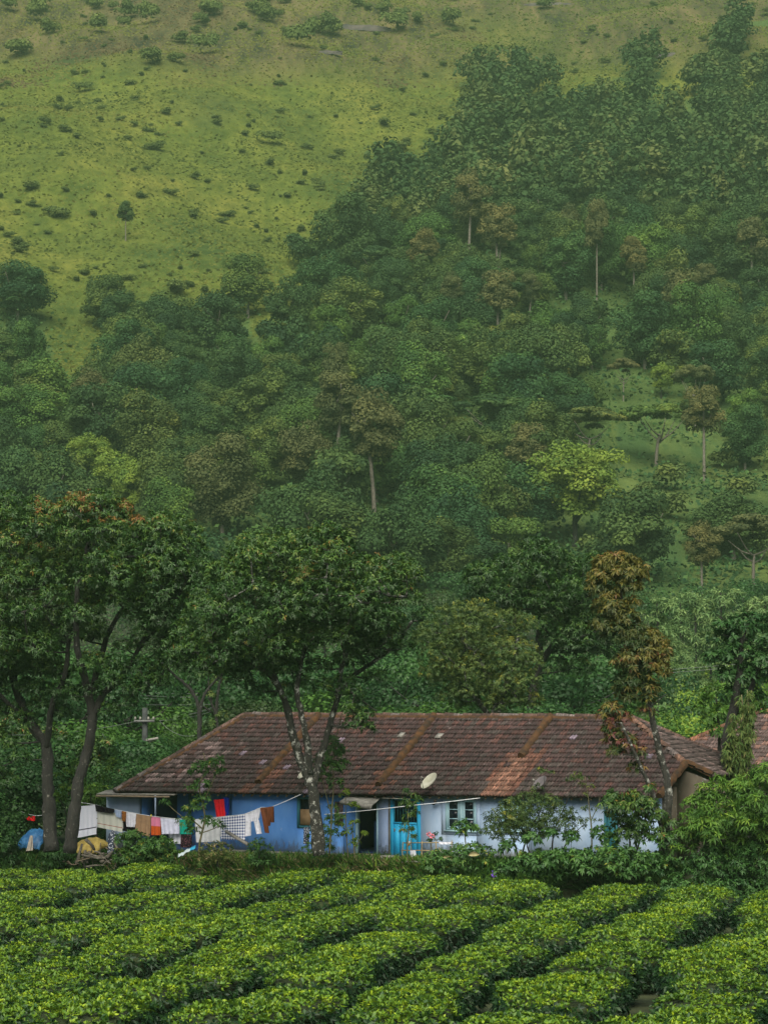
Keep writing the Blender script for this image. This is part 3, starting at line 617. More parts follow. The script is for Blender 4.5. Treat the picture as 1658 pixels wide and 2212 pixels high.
def tile_colour(s, q):
    f = (q + .5) / 5.4; g = .50 * n2(s, q * 2, 1.6, 21) + .5 * n2(s, q, .5, 22)
    base = np.array([.027, .0155, .0150]) * (.75 + .45 * rng.random())
    if rng.random() < .16 + .3 * (f - .4): base = np.array([.043, .0195, .0165]) * rng.uniform(.8, 1.1)       # newer, redder tiles
    if rng.random() < .15 + .25 * (f < .25): base = np.array([.030, .023, .021]) * rng.uniform(.8, 1.2)
    if rng.random() < .006: base = np.array([.10, .08, .105]) * rng.uniform(.8, 1.2)
    if s < -7.5 and .1 < f < .6 and rng.random() < .5 * n2(s, q, 1.2, 30) + .15: base = np.array([.088, .064, .062]) * rng.uniform(.6, 1.25)
    for (s0, q0, s1) in BANDS:
        if -.55 < s - s0 < .75 and q < 1.9 + (2.2 if q0 > 1 else 0) * 0 + .6 and rng.random() < (.55 if s0 > 0 or q < 1 else .15): base = np.array([.072, .032, .022]) * rng.uniform(.7, 1.1)
    if abs(s - BANDS[2][0]) < .5 and q < 2.0 and rng.random() < .8: base = np.array([.12, .062, .043]) * rng.uniform(.6, 1.1)
    return base * (.75 + .5 * g)
def place_tiles(parent, origin, sdir_, updir, nrm, polys2d, s_rng, rows, zone_colour, limit_u=None):
    pass
fpoly = [(p[0], p[1]) for p in front]
tiles = []
# front slope
nrow = 17
for r in range(nrow):
    q = RUN0 + (RUN1 - RUN0) * r / nrow
    for c in range(int((11.2 - eL[0]) / TW) + 1):
        s = eL[0] + .1 + c * TW; qm = q + .16
        if not inside(fpoly, s, qm): continue
        p0 = np.array([s, q, roofz(s, q)]); p1 = np.array([s, q + .3, roofz(s, q + .3)]); e = unit(p1 - p0)
        dS = np.array([1, 0, (roofz(s + .1, q) - roofz(s - .1, q)) / .2]); dS = unit(dS); nn = np.cross(dS, e)
        p0 = p0 + nn * rng.normal(0, .004) + e * rng.normal(0, .012)
        tiles.append((p0, dS, unit(e + dS * rng.normal(0, .02)), unit(nn + dS * rng.normal(0, .02)), tile_colour(s, q)))
# right hip slope: courses level along q
hn = unit(np.cross(E1 - Avec, np.array([0, 1., 0])));
if hn[2] < 0: hn = -hn
upv = unit(np.array([-1, 0, (Avec[2] - E1[2]) / (E1[0] - Avec[0])])); sd_ = np.array([0, 1., 0])
L_h = np.linalg.norm(np.array([12.03 - Avec[0], 0, 3.08 - Avec[2]])); hp = [(Avec[1], L_h), (1.69, .06 + (12.03 - 11.06) / (12.03 - Avec[0]) * L_h), (1.66, 0), (6.3, 0)]
for r in range(int(L_h / TE)):
    for c in range(22):
        q = 1.70 + c * TW; w = r * TE
        if not inside(hp, q, w + .12): continue
        p0 = np.array([12.03, q, 3.08]) + upv * w + hn * rng.normal(0, .004)
        tiles.append((p0, sd_, upv, hn, np.array([.05, .038, .035]) * rng.uniform(.6, 1.25) + (np.array([.05, .035, .033]) if rng.random() < .12 else 0)))
order = sorted(range(len(tiles)), key=lambda i: hworld(*tiles[i][0])[1])
indiv = set(order[:290])
V, Fq, Cc = [], [], []; n0 = 0
for i, (p0, dS, e, nn, c) in enumerate(tiles):
    if i in indiv:
        o = link('roof_tile', tile_me, roof_o); mt = Matrix((dS, e, nn)).transposed().to_4x4(); mt.translation = p0; o.matrix_local = mt; o.color = (*c, 1)
    else:
        V.append(p0 + TVv[:, :1] * dS + TVv[:, 1:2] * e + TVv[:, 2:] * nn); Fq.append(np.array(TF) + n0); n0 += 21; Cc.append(np.tile([*c, 1], (21, 1)))
tag(link('roof_tile', mesh_np('roof_tiles_rest', np.concatenate(V), [np.concatenate(Fq)], M['tile'], colr=np.concatenate(Cc)), roof_o), kind='stuff')
print('tiles', len(tiles))
# half-round ridge and hip tiles
def ridge_tile_mesh(mat):
    m = MB(); th = np.linspace(-.15, math.pi + .15, 8)
    g = np.array([[(x, r * math.cos(t), r * math.sin(t)) for t in th] for x, r in ((-.02, .125), (.0, .135), (.40, .115))]); m.sheet(g)
    g2 = np.array([[(-.02, r * math.cos(t), r * math.sin(t)) for t in th] for r in (.095, .125)]); m.sheet(g2)
    return m.mesh('ridge_tile', mat, colr=np.ones((24 + 16, 4)))
ridge_me = ridge_tile_mesh(M['tile'])
def ridge_run(a, b, parent, lift=.02, step=.385, tint=(.05, .030, .024)):
    a, b = np.array(a, float), np.array(b, float); L = np.linalg.norm(b - a); d = (b - a) / L; side = unit(np.cross([0, 0, 1.], d)); up = np.cross(d, side)
    for i in range(int(L / step)):
        o = link('ridge_tile', ridge_me, parent); e = unit(d + side * rng.normal(0, .025) + up * rng.normal(0, .02)); sdv = unit(np.cross(up, e)); mt = Matrix((e, sdv, np.cross(e, sdv))).transposed().to_4x4()
        mt.translation = a + d * (i * step) + up * (lift + rng.normal(0, .008)); o.matrix_local = mt
        k = rng.uniform(.55, 1.5); o.color = (tint[0] * k, tint[1] * k, tint[2] * k, 1)
        if rng.random() < .12: o.color = (.075, .062, .058, 1)
ridge_run((rL[0], RUN1, rL[2]), Avec, roof_o)
ridge_run((eL[0], RUN0, eL[2]), (rL[0], RUN1, rL[2]), roof_o, .03)
ridge_run(E1, Avec, roof_o, .02, tint=(.085, .048, .034)); ridge_run(E3, Avec, roof_o, .02)
def mortar_band(a, b, w, parent, mat, up0=.06, name='mortar_band'):
    a, b = np.array(a, float), np.array(b, float); d = unit(b - a); L = np.linalg.norm(b - a); side = unit(np.cross(d, [0, 0, 1.])); up = np.cross(side, d); n = max(6, int(L / .18)); g = np.zeros((n, 6, 3))
    for i in range(n):
        w_ = w * rng.uniform(.85, 1.15)
        for j, (x, z) in enumerate(((-.5, -.06), (-.42, .09), (-.15, .14), (.15, .14), (.42, .09), (.5, -.06))):
            g[i, j] = a + d * L * i / (n - 1) + side * (x * w_ + rng.normal(0, .01)) + up * (z * rng.uniform(.8, 1.2) + up0 - .04)
    m = MB(); m.sheet(g); m.add(g[0], [(0, 1, 2, 3, 4, 5)]); m.add(g[-1], [(5, 4, 3, 2, 1, 0)]); return m.build(name, mat, parent, False)
for (s0, q0, s1) in BANDS: mortar_band((s0, q0, roofz(s0, q0)), (s1, RUN1 - .05, roofz(s1, RUN1 - .05)), .30, roof_o, M['moss'], .12)
mortar_band(Fp + [0, 0, .03], E1 + [0, 0, .03], .24, roof_o, M['moss']); mortar_band(E2 + [0, .06, .04], E1 + [0, .06, .05], .20, roof_o, M['moss'])
mortar_band((rL[0], RUN1 - .12, rL[2] - .05), (rR[0], RUN1 - .12, rR[2] - .05), .2, roof_o, M['moss'], .0, 'ridge_mortar')
mortar_band((eL[0] + .12, RUN0 + .02, eL[2] - .0), (rL[0] + .1, RUN1 - .1, rL[2] - .02), .22, roof_o, M['moss'], .0, 'ridge_mortar')
# loose pale slabs lying on the tiles
for (u, v, w) in [(944, 1598, .26), (862, 1597, .2)]:
    q = 3.3; P = LQ(u, v, q)
    for _ in range(12): q -= (P[2] - roofz(P[0], q)) * .9 * -1 if False else 0; P = LQ(u, v, q)
    best = min(np.linspace(-.4, 4.8, 120), key=lambda qq: abs(LQ(u, v, qq)[2] - roofz(LQ(u, v, qq)[0], qq))); P = LQ(u, v, best)
    m = MB(); k = (roofz(0, 1) - roofz(0, 0)); m.hexa([(-w / 2, 0, 0), (w / 2, 0, 0), (w / 2, .3, .3 * k), (-w / 2, .3, .3 * k), (-w / 2, 0, .03), (w / 2, 0, .03), (w / 2, .3, .3 * k + .03), (-w / 2, .3, .3 * k + .03)])
    t = hemp('loose_slab', P[0], best, roofz(P[0], best) + .075, {944: 'pale flat slab lying on the roof tiles right of the long moss band', 862: 'small pale slab lying on the roof tiles left of the long moss band', 1430: 'pale slab on the right hip of the house roof'}[u], 'slab'); m.build('slab', M['greywood'], t)
# eave fascia: old sheet on poles at the left end, rafters ends
m = MB(); s0, s1 = us(228), us(395); m.hexa([(s0, -.62, 1.98), (s1, -.62, 2.04), (s1, .1, 2.16), (s0, .1, 2.10), (s0, -.62, 2.02), (s1, -.62, 2.08), (s1, .1, 2.20), (s0, .1, 2.14)])
m.build('eave_sheet', M['greywood'], house)
m = MB(); m.hexa([(s0, -.66, 1.90), (s1 - .2, -.66, 1.95), (s1 - .2, -.60, 1.95), (s0, -.60, 1.90), (s0, -.66, 1.97), (s1 - .2, -.66, 2.02), (s1 - .2, -.60, 2.02), (s0, -.60, 1.97)]); m.build('eave_board', M['wood'], house)
m = MB()
for i in range(60):
    s = eL[0] + .4 + i * .37
    if s < 10.8: m.hexa([(s, -.42, eaz(s) - .12), (s + .06, -.42, eaz(s) - .12), (s + .06, .3, eaz(s) + .24), (s, .3, eaz(s) + .24), (s, -.42, eaz(s) - .06), (s + .06, -.42, eaz(s) - .06), (s + .06, .3, eaz(s) + .30), (s, .3, eaz(s) + .30)])
rf = m.build('rafter_ends', M['wood'], house); rf['kind'] = 'stuff'
# windows and doors -------------------------------------------------------
def frame_box(m, s0, s1, z0, z1, w, q0, q1):
    m.box((s0, q0, z0), (s0 + w, q1, z1)); m.box((s1 - w, q0, z0), (s1, q1, z1)); m.box((s0 + w, q0, z1 - w), (s1 - w, q1, z1)); m.box((s0 + w, q0, z0), (s1 - w, q1, z0 + w))
def window(W, fm, sash_mat, rows=2, surround=None, label=None):
    s0, s1, z0, z1 = W; m = MB(); frame_box(m, s0 + .003, s1 - .003, z0 + .003, z1 - .003, .07, -.035, .17); w = m.build('window', fm, house)
    if label: w['label'] = label
    if surround:
        m = MB(); d = .16; m.box((s0 - d, -.025, z0 - d), (s0 - .002, -.004, z1)); m.box((s1 + .002, -.025, z0 - d), (s1 + d, -.004, z1)); m.box((s0 - .002, -.025, z0 - d), (s1 + .002, -.004, z0 - .005)); m.build('surround', surround, w)
    m = MB(); m.box((s0 - .03, -.10, z0 - .055), (s1 + .03, -.04, z0)); m.build('sill', fm, w)
    mid = (s0 + s1) / 2; a, b = s0 + .075, s1 - .075
    for (x0, x1) in ((a, mid - .09), (mid + .09, b)):
        m = MB(); frame_box(m, x0, x1, z0 + .075, z1 - .075, .055, .02, .07)
        for r in range(1, rows + 1): zz_ = z0 + .075 + (z1 - z0 - .15) * r / (rows + 1); m.box((x0 + .056, .025, zz_ - .015), (x1 - .056, .065, zz_ + .015))
        m.build('sash', sash_mat, w)
        for r in range(rows + 1):
            za = z0 + .08 + (z1 - z0 - .16) * r / (rows + 1); zb = z0 + .08 + (z1 - z0 - .16) * (r + 1) / (rows + 1); m = MB(); m.box((x0 + .05, .045, za), (x1 - .05, .05, zb)); m.build('pane', M['glass'], w)
    m = MB(); m.box((mid - .088, -.02, z0 + .075), (mid + .088, .10, z1 - .075)); m.build('mullion', sash_mat, w)
    return w
window(W2, M['aqua'], M['aqua'], 2, M['wall_pale'], 'pale aqua casement window with small dark panes')
window(W3, M['aqua'], M['aqua'], 2, None, 'pale aqua window mostly behind the airy bush')
# left blue window: turquoise frame, board in it
s0, s1, z0, z1 = W1; m = MB(); frame_box(m, s0 + .003, s1 - .003, z0 + .003, z1 - .003, .09, -.03, .16); w = m.build('window', M['teal'], house); w['label'] = 'dark teal window blocked with a brown board'
m = MB(); m.box((s0 + .16, -.06, z0 + .12), (s1 - .12, -.035, z0 + (z1 - z0) * .60)); m.build('board', mat_plain('brown_cardboard', (.22, .14, .07, 1), (.32, .22, .12, 1), 3, .9), w)
m = MB(); m.box((s0 + .09, .10, z0 + .09), (s1 - .09, .11, z1 - .09)); m.build('pane', M['glass'], w)
s0, s1, z0, z1 = W1b; m = MB(); frame_box(m, s0 + .003, s1 - .003, z0 + .003, z1 - .003, .05, -.03, .16); w = m.build('window', M['maroon'], house); m = MB(); m.box((s0 + .05, .03, z0 + .05), (s1 - .05, .06, z1 - .05)); m.build('shutter', M['maroon'], w)
# open doorway with its blue leaf swung inside
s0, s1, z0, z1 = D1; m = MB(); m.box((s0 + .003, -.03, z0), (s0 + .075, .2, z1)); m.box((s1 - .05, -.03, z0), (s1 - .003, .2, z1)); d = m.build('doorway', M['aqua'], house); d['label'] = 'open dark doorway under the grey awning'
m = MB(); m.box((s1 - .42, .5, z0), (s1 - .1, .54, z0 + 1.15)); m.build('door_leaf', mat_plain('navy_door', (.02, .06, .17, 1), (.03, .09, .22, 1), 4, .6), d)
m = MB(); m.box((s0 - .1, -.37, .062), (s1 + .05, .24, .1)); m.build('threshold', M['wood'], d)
# turquoise door
s0, s1, z0, z1 = D2; m = MB(); m.box((s0 + .003, -.05, z0), (s0 + .12, .16, z1)); m.box((s1 - .12, -.05, z0), (s1 - .003, .16, z1)); m.box((s0 + .12, -.04, z1 - .1), (s1 - .12, .15, z1)); d = m.build('door', M['turq'], house); d['label'] = 'turquoise plank door with a barred opening above'
m = MB(); m.box((s0 - .07, -.03, z0), (s0, -.004, z1)); m.box((s0 - .03, -.07, z0), (s0 + .02, -.055, z1)); m.build('jamb', M['concrete'], d)
zm = z0 + (z1 - z0) * .56; pw = (s1 - s0 - .25) / 4
for i in range(4):
    m = MB(); m.box((s0 + .125 + i * pw + .004, .0 + (i % 2) * .008, z0 + .03), (s0 + .125 + (i + 1) * pw - .004, .045 + (i % 2) * .006, zm)); m.build('plank', M['turq'], d)
m = MB(); m.box((s0 + .12, -.01, zm + .003), (s1 - .12, .06, zm + .07)); m.build('rail', M['turq'], d)
for i in range(9): m = MB(); x = s0 + .17 + i * (s1 - s0 - .34) / 8; m.box((x - .009, .02, zm + .07), (x + .009, .035, z1 - .1)); m.build('bar', M['teal'], d)
m = MB(); m.box((s0 + .15, -.012, z0 + .95), (s0 + .19, -.001, z0 + 1.07)); m.build('latch', M['wood'], d)
s0, s1, z0, z1 = D3; m = MB(); m.box((s0 + .003, -.03, z0), (s0 + .07, .16, z1)); m.box((s1 - .07, -.03, z0), (s1 - .003, .16, z1)); d = m.build('door', M['teal'], house); d['label'] = 'dark teal door at the right end'; m = MB(); m.box((s0 + .075, .02, z0 + .01), (s1 - .075, .06, z1 - .02)); m.build('door_leaf', M['teal'], d)
# veranda doorway leaf
m = MB(); m.box((a1 + .05, QR + .4, .085), (a2 - .05, QR + .45, 2.1)); m.build('door_leaf', mat_plain('night_blue_door', (.008, .02, .05, 1), (.012, .03, .075, 1), 3, .6), house)
m = MB(); m.box((us(411, .9), .78, -.2), (us(415, .9), .86, 2.35)); m.build('veranda_post', M['teal'], house)
# awning over the open doorway, strip over the turquoise door
m = MB(); a, b = us(744, -.6), us(814, -.6); m.hexa([(a, -.95, 1.99), (b, -1.0, 1.88), (b, -.15, 2.18), (a, -.15, 2.22), (a, -.95, 2.04), (b, -1.0, 1.93), (b, -.15, 2.22), (a, -.15, 2.26)])
m.hexa([(a, -.97, 1.93), (b, -1.02, 1.76), (b, -1.0, 1.76), (a, -.95, 1.93), (a, -.97, 2.045), (b, -1.02, 1.935), (b, -1.003, 1.93), (a, -.955, 2.04)])
aw = m.build('awning', M['greywood'], house)
m = MB(); a, b = us(826, -.4), us(884, -.4); m.box((a, -.5, 2.14), (b, -.02, 2.17)); m.build('door_hood', M['greywood'], house)
m = MB(); a = us(937, -.3); P = [(a + .12, -.45, 2.12), (a + .05, -.30, 2.05), (a - .08, -.2, 1.98)]; m.tube(P, .05, 8); m.build('drain_pipe', M['tilebed'], house)
# hooked-up line bits are things of their own below

# second house at the right, behind
rp = LQ(1642, 1538, 22.0); h2 = empty('neighbour_house', hworld(rp[0] + 4, 17.5, 0), 'second tiled house half hidden behind the trees at the right edge', 'house', None, -PSI)
o2 = np.array([rp[0] + 4, 17.5, 0]); A2 = np.array([rp[0], 22.0, rp[2]]) - o2; EL2 = np.array([rp[0] - 4.3, 17.0, rp[2] - 2.35]) - o2
m = MB(); far = A2 + [14, 0, 0]; e2 = np.array([far[0], EL2[1], EL2[2]]); m.add([EL2 + dn, e2 + dn, far + dn, A2 + dn], [(0, 1, 2, 3)]); bk = np.array([EL2[0], A2[1] + 5, EL2[2]]); m.add([A2 + dn, far + dn, far + [0, 5, -2.35], bk], [(0, 1, 2, 3)]); m.add([EL2 + dn, A2 + dn, bk], [(0, 1, 2)])
r2 = m.build('roof', M['tilebed'], h2); e_ = unit(np.array([0, A2[1] - EL2[1], A2[2] - EL2[2]])); nn_ = np.cross([1., 0, 0], e_); Lh = np.hypot(A2[1] - EL2[1], A2[2] - EL2[2]); nt2 = 0
V, Fq, Cc, n0 = [], [], [], 0
pl2 = [(EL2[0], 0), (far[0], 0), (far[0], Lh), (A2[0], Lh)]
for r in range(int(Lh / TE)):
    for c in range(72):
        s = EL2[0] + c * TW; w_ = r * TE
        if not inside(pl2, s, w_ + .15): continue
        p0 = np.array([s, EL2[1], EL2[2]]) + e_ * w_; wp = hworld(*(p0 + o2)); u, v = project(wp); cc = np.array([.055, .038, .035]) * rng.uniform(.55, 1.35) + (np.array([.05, .02, .01]) if rng.random() < .2 else 0)
        if u < 1400 or u > 1760: continue
        if u < 1665 and nt2 < 290 and v < 1690:
            o = link('roof_tile', tile_me, r2); mt = Matrix(((1, 0, 0), e_, nn_)).transposed().to_4x4(); mt.translation = p0; o.matrix_local = mt; o.color = (*cc, 1); nt2 += 1
        else:
            V.append(p0 + TVv[:, :1] * np.array([1., 0, 0]) + TVv[:, 1:2] * e_ + TVv[:, 2:] * nn_); Fq.append(np.array(TF) + n0); n0 += 21; Cc.append(np.tile([*cc, 1], (21, 1)))
if V: tag(link('roof_tile', mesh_np('roof_tiles_rest', np.concatenate(V), [np.concatenate(Fq)], M['tile'], colr=np.concatenate(Cc)), r2), kind='stuff')
ridge_run(EL2, A2, r2, .03, tint=(.10, .045, .024)); ridge_run(A2, A2 + [7, 0, 0], r2, .03, tint=(.10, .045, .024))
m = MB(); m.box((EL2[0] + .5, .2, -1), (far[0], .45, EL2[2] + .15)); m.box((EL2[0] + .5, .46, -1), (EL2[0] + .75, 8.5, EL2[2] + .15)); m.build('wall', M['wall_mud'], h2)

# ------------------------------------------------------------------ near vegetation builders
def lobes_in(poly, r, n, depth, tries=4000, squash=.8):
    """clump centres packed inside an outline given in layout units; returns (u,v,r,dY)"""
    us_, vs_ = [p[0] for p in poly], [p[1] for p in poly]; out = []
    P = np.array(poly, float); Qn = np.roll(P, -1, 0)
    def edge(u, v):
        a = P; d = Qn - P; t = np.clip(((u - a[:, 0]) * d[:, 0] + (v - a[:, 1]) * d[:, 1]) / (d ** 2).sum(1), 0, 1); return np.hypot(a[:, 0] + t * d[:, 0] - u, a[:, 1] + t * d[:, 1] - v).min()
    R_ = max(edge(u, v) for u, v in zip(rng.uniform(min(us_), max(us_), 200), rng.uniform(min(vs_), max(vs_), 200)) if inside(poly, u, v))
    for _ in range(tries):
        if len(out) >= n: break
        u, v = rng.uniform(min(us_), max(us_)), rng.uniform(min(vs_), max(vs_))
        if not inside(poly, u, v): continue
        e = edge(u, v); rr = r * rng.uniform(.7, 1.25)
        if e < rr * .62: continue
        D = depth * math.sqrt(min(1, e / R_)); dy = rng.uniform(-1, .75) * D
        if any(math.hypot(u - a, (v - b)) < .43 * (rr + c) and abs(dy - d_) < 1.0 for a, b, c, d_ in out): continue
        out.append((u, v, rr, dy))
    return out
def foliage(lobes, Y, base, per_m2, k, L, W, mat, tintfun, spread=78, droop=.3, leafdroop=.25, zmin=-.45, squash=.8, up=.7, name='crown', shell=(.72, 1.05)):
    C, AX, TT = [], [], []
    for (u, v, r, dy) in lobes:
        c = at(u, v, Y + dy); rm = r * px(Y + dy); n = max(6, int(per_m2 * 4 * math.pi * rm * rm * .7))
        d = unit(rng.normal(size=(n * 2, 3))); d = d[d[:, 2] > zmin][:n]; n = len(d)
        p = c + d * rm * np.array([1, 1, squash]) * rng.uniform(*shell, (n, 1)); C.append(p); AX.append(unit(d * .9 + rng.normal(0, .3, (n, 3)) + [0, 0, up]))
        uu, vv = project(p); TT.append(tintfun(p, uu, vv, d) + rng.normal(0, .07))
    C, AX, TT = np.concatenate(C), np.concatenate(AX), np.concatenate(TT)
    b, d, n = rosette(C, AX, k, spread, 27, droop); N_ = len(b)
    V, f = leaves(b, d, n, L * rng.uniform(.65, 1.2, N_), W * rng.uniform(.7, 1.2, N_), leafdroop)
    t = np.clip(np.repeat(TT, k) + rng.normal(0, .09, N_), 0, 1)
    return mesh_np(name, V - base, [f], mat, np.repeat(t, 2))
def limbs(stems, Y, base, lobes, twig_r, name, mat, branch=True, rough=.20, sides=10):
    """stems: list of (points (u,v,dY), r0, r1) with radii in layout units"""
    m = MB(); m2 = MB(); sk = []
    for pts, r0, r1 in stems:
        P = smooth_line([at(u, v, Y + (dy[0] if dy else 0)) for u, v, *dy in pts], 5); P[1:] += rng.normal(0, .025, (len(P) - 1, 3)) * min(1, r1 * px(Y) * 6)
        m.tube(P - base, np.linspace(r0, r1, len(P)) * px(Y) * rng.uniform(.93, 1.07, len(P)), sides, rough); sk.append(P[len(P) // 3:])
    if branch:
        S = np.concatenate(sk)
        for (u, v, r, dy) in lobes:
            c = at(u, v, Y + dy); dd = np.linalg.norm(S - c, axis=1) + np.maximum(0, S[:, 2] - c[2]) * 1.5; a = S[int(np.argmin(dd))]
            L = np.linalg.norm(c - a); mid = (a + c) / 2 + [rng.normal(0, .08 * L), rng.normal(0, .08 * L), -.06 * L]
            P = smooth_line([a, mid, c], 4); m2.tube(P - base, np.linspace(twig_r * min(1.6, .5 + L * .35), twig_r * .3, len(P)), 6, .12)
            S = np.vstack([S, P[3:]])
            for _ in range(3):
                e = c + unit(rng.normal(size=3) + [0, 0, .3]) * r * px(Y) * .85; m2.tube(smooth_line([c, (c + e) / 2 + rng.normal(0, .05, 3), e], 2), np.linspace(twig_r * .35, twig_r * .12, 5), 4)
    return m.mesh(name, mat, True), (m2.mesh('branches', mat, True) if m2.v else None)
def tree(name, label, Y, stems, lobes, cat='tree', group=None, leaf='mango', bark='bark', per=13, k=9, L=.2, W=.06, twig=.05, tint=None, foot=None, **kw):
    u, v = (stems[0][0][0][0], stems[0][0][0][1]) if foot is None else foot
    base = at(u, v, Y); base[2] = float(terrain(base[0], base[1])) if abs(base[2] - terrain(base[0], base[1])) < 1.5 else base[2]
    e = empty(name, base, label, cat, group)
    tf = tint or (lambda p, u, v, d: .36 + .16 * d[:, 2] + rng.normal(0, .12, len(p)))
    link('crown', foliage(lobes, Y, base, per, k, L, W, M[leaf], tf, **kw), e)
    if stems:
        t1, t2 = limbs(stems, Y, base, lobes, twig, 'trunk', M[bark]); link('trunk', t1, e)
        if t2: link('branches', t2, e)['kind'] = 'stuff'
    return e
def Lb(*a): return [(u, v, r, (dy[0] if dy else 0)) for u, v, r, *dy in a]

# the two big mango trees at the left ---------------------------------------
def flush(amount, vtop):      # reddish young leaves near the top of a crown
    def f(p, u, v, d):
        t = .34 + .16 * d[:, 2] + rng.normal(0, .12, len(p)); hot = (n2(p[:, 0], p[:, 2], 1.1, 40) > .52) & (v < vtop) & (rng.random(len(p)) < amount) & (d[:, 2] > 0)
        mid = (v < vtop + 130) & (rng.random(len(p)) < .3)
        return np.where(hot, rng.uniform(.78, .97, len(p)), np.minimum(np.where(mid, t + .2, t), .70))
    return f
polA = [(-90, 1120), (-20, 1062), (40, 1052), (100, 1078), (150, 1110), (200, 1180), (215, 1290), (190, 1400), (150, 1455), (60, 1490), (-90, 1490)]
lobA = lobes_in(polA, 44, 62, 2.8) + Lb((20, 1540, 34), (60, 1555, 26), (-25, 1520, 40), (132, 1535, 28), (5, 1600, 32), (-45, 1590, 40), (40, 1635, 26), (-20, 1660, 36), (20, 1690, 26), (85, 1520, 26)) + Lb((30, 1480, 40), (80, 1490, 36), (-20, 1470, 40), (120, 1450, 36), (60, 1380, 44), (20, 1085, 40), (75, 1095, 36), (-40, 1110, 45), (120, 1130, 34), (10, 1420, 44), (60, 1440, 36))
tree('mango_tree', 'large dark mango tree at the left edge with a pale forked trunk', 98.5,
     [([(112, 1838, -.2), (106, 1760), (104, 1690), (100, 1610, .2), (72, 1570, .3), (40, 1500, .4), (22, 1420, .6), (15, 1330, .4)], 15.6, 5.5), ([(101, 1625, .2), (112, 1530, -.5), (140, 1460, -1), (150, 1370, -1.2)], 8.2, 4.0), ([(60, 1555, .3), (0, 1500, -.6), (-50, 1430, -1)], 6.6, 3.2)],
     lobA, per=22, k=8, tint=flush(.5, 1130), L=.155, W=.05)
polB = [(120, 1085), (150, 1058), (215, 1050), (262, 1068), (292, 1112), (318, 1112), (345, 1095), (400, 1108), (440, 1145), (460, 1200), (450, 1290), (430, 1370), (395, 1420), (330, 1440), (300, 1400), (270, 1330), (215, 1320), (190, 1400), (230, 1470), (180, 1480), (150, 1430), (140, 1300)]
lobB = lobes_in(polB, 40, 74, 2.6) + Lb((235, 1530, 24), (272, 1515, 26), (300, 1490, 24), (345, 1470, 24)) + Lb((190, 1490, 30), (270, 1480, 34), (320, 1470, 30), (240, 1440, 34), (150, 1500, 30), (205, 1360, 36), (400, 1400, 34), (360, 1430, 30), (170, 1085, 34), (215, 1080, 36), (255, 1100, 34), (375, 1135, 32), (410, 1145, 30), (335, 1150, 30), (430, 1200, 30), (240, 1470, 30, -.5), (300, 1440, 34), (340, 1455, 26), (200, 1430, 36), (265, 1395, 24, .8), (130, 1490, 30))
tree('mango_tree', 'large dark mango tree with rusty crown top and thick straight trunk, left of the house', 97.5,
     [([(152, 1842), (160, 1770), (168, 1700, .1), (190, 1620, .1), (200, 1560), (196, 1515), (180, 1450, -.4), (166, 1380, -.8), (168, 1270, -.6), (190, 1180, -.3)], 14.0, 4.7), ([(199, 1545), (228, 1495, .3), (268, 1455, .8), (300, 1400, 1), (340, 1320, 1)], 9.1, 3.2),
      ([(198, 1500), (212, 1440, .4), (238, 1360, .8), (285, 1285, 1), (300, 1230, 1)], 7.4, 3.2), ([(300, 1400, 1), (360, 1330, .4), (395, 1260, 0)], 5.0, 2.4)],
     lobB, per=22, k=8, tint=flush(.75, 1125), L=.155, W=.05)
# tree in the middle, in front of the house -----------------------------------
polM = [(350, 1420), (385, 1330), (430, 1250), (470, 1200), (520, 1160), (575, 1138), (640, 1135), (700, 1115), (750, 1140), (785, 1192), (830, 1185), (880, 1195), (925, 1230), (932, 1290), (900, 1360), (860, 1395), (815, 1440), (760, 1460), (705, 1400), (650, 1450), (600, 1470), (545, 1480), (480, 1465), (410, 1465)]
lobM = lobes_in(polM, 40, 130, 3.6) + Lb((700, 1148, 32), (650, 1165, 34), (740, 1175, 32), (560, 1170, 30), (860, 1215, 30), (900, 1245, 26), (810, 1215, 26), (520, 1195, 30), (440, 1270, 30), (395, 1360, 30), (380, 1420, 26), (770, 1560, 30, -1), (785, 1545, 24, -1), (755, 1530, 22, -1), (795, 1570, 18, -1), (765, 1500, 26, -1), (745, 1470, 26, -.5), (470, 1450, 34, -.5), (520, 1470, 30), (420, 1440, 32), (560, 1490, 26), (650, 1470, 24), (690, 1440, 30), (810, 1460, 26), (370, 1400, 30), (870, 1400, 30), (915, 1330, 26), (700, 1480, 26), (735, 1500, 20), (610, 1490, 26))
def tintM(p, u, v, d):
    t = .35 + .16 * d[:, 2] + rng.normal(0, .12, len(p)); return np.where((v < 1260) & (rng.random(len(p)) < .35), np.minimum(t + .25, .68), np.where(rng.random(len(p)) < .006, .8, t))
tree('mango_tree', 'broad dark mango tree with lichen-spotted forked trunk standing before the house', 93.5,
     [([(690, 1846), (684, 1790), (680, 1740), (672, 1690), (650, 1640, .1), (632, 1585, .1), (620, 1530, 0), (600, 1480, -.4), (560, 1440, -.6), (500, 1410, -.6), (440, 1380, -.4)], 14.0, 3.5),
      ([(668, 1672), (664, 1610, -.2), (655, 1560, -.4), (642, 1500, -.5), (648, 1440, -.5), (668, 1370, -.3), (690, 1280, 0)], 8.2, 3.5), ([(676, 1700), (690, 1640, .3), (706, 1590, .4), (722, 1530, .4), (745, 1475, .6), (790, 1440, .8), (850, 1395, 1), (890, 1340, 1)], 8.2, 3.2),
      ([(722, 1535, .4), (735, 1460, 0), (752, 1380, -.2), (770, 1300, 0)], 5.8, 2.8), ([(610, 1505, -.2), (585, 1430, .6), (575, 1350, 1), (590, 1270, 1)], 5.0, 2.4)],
     lobM, bark='bark_lichen', per=22, k=8, tint=tintM, L=.155, W=.05)
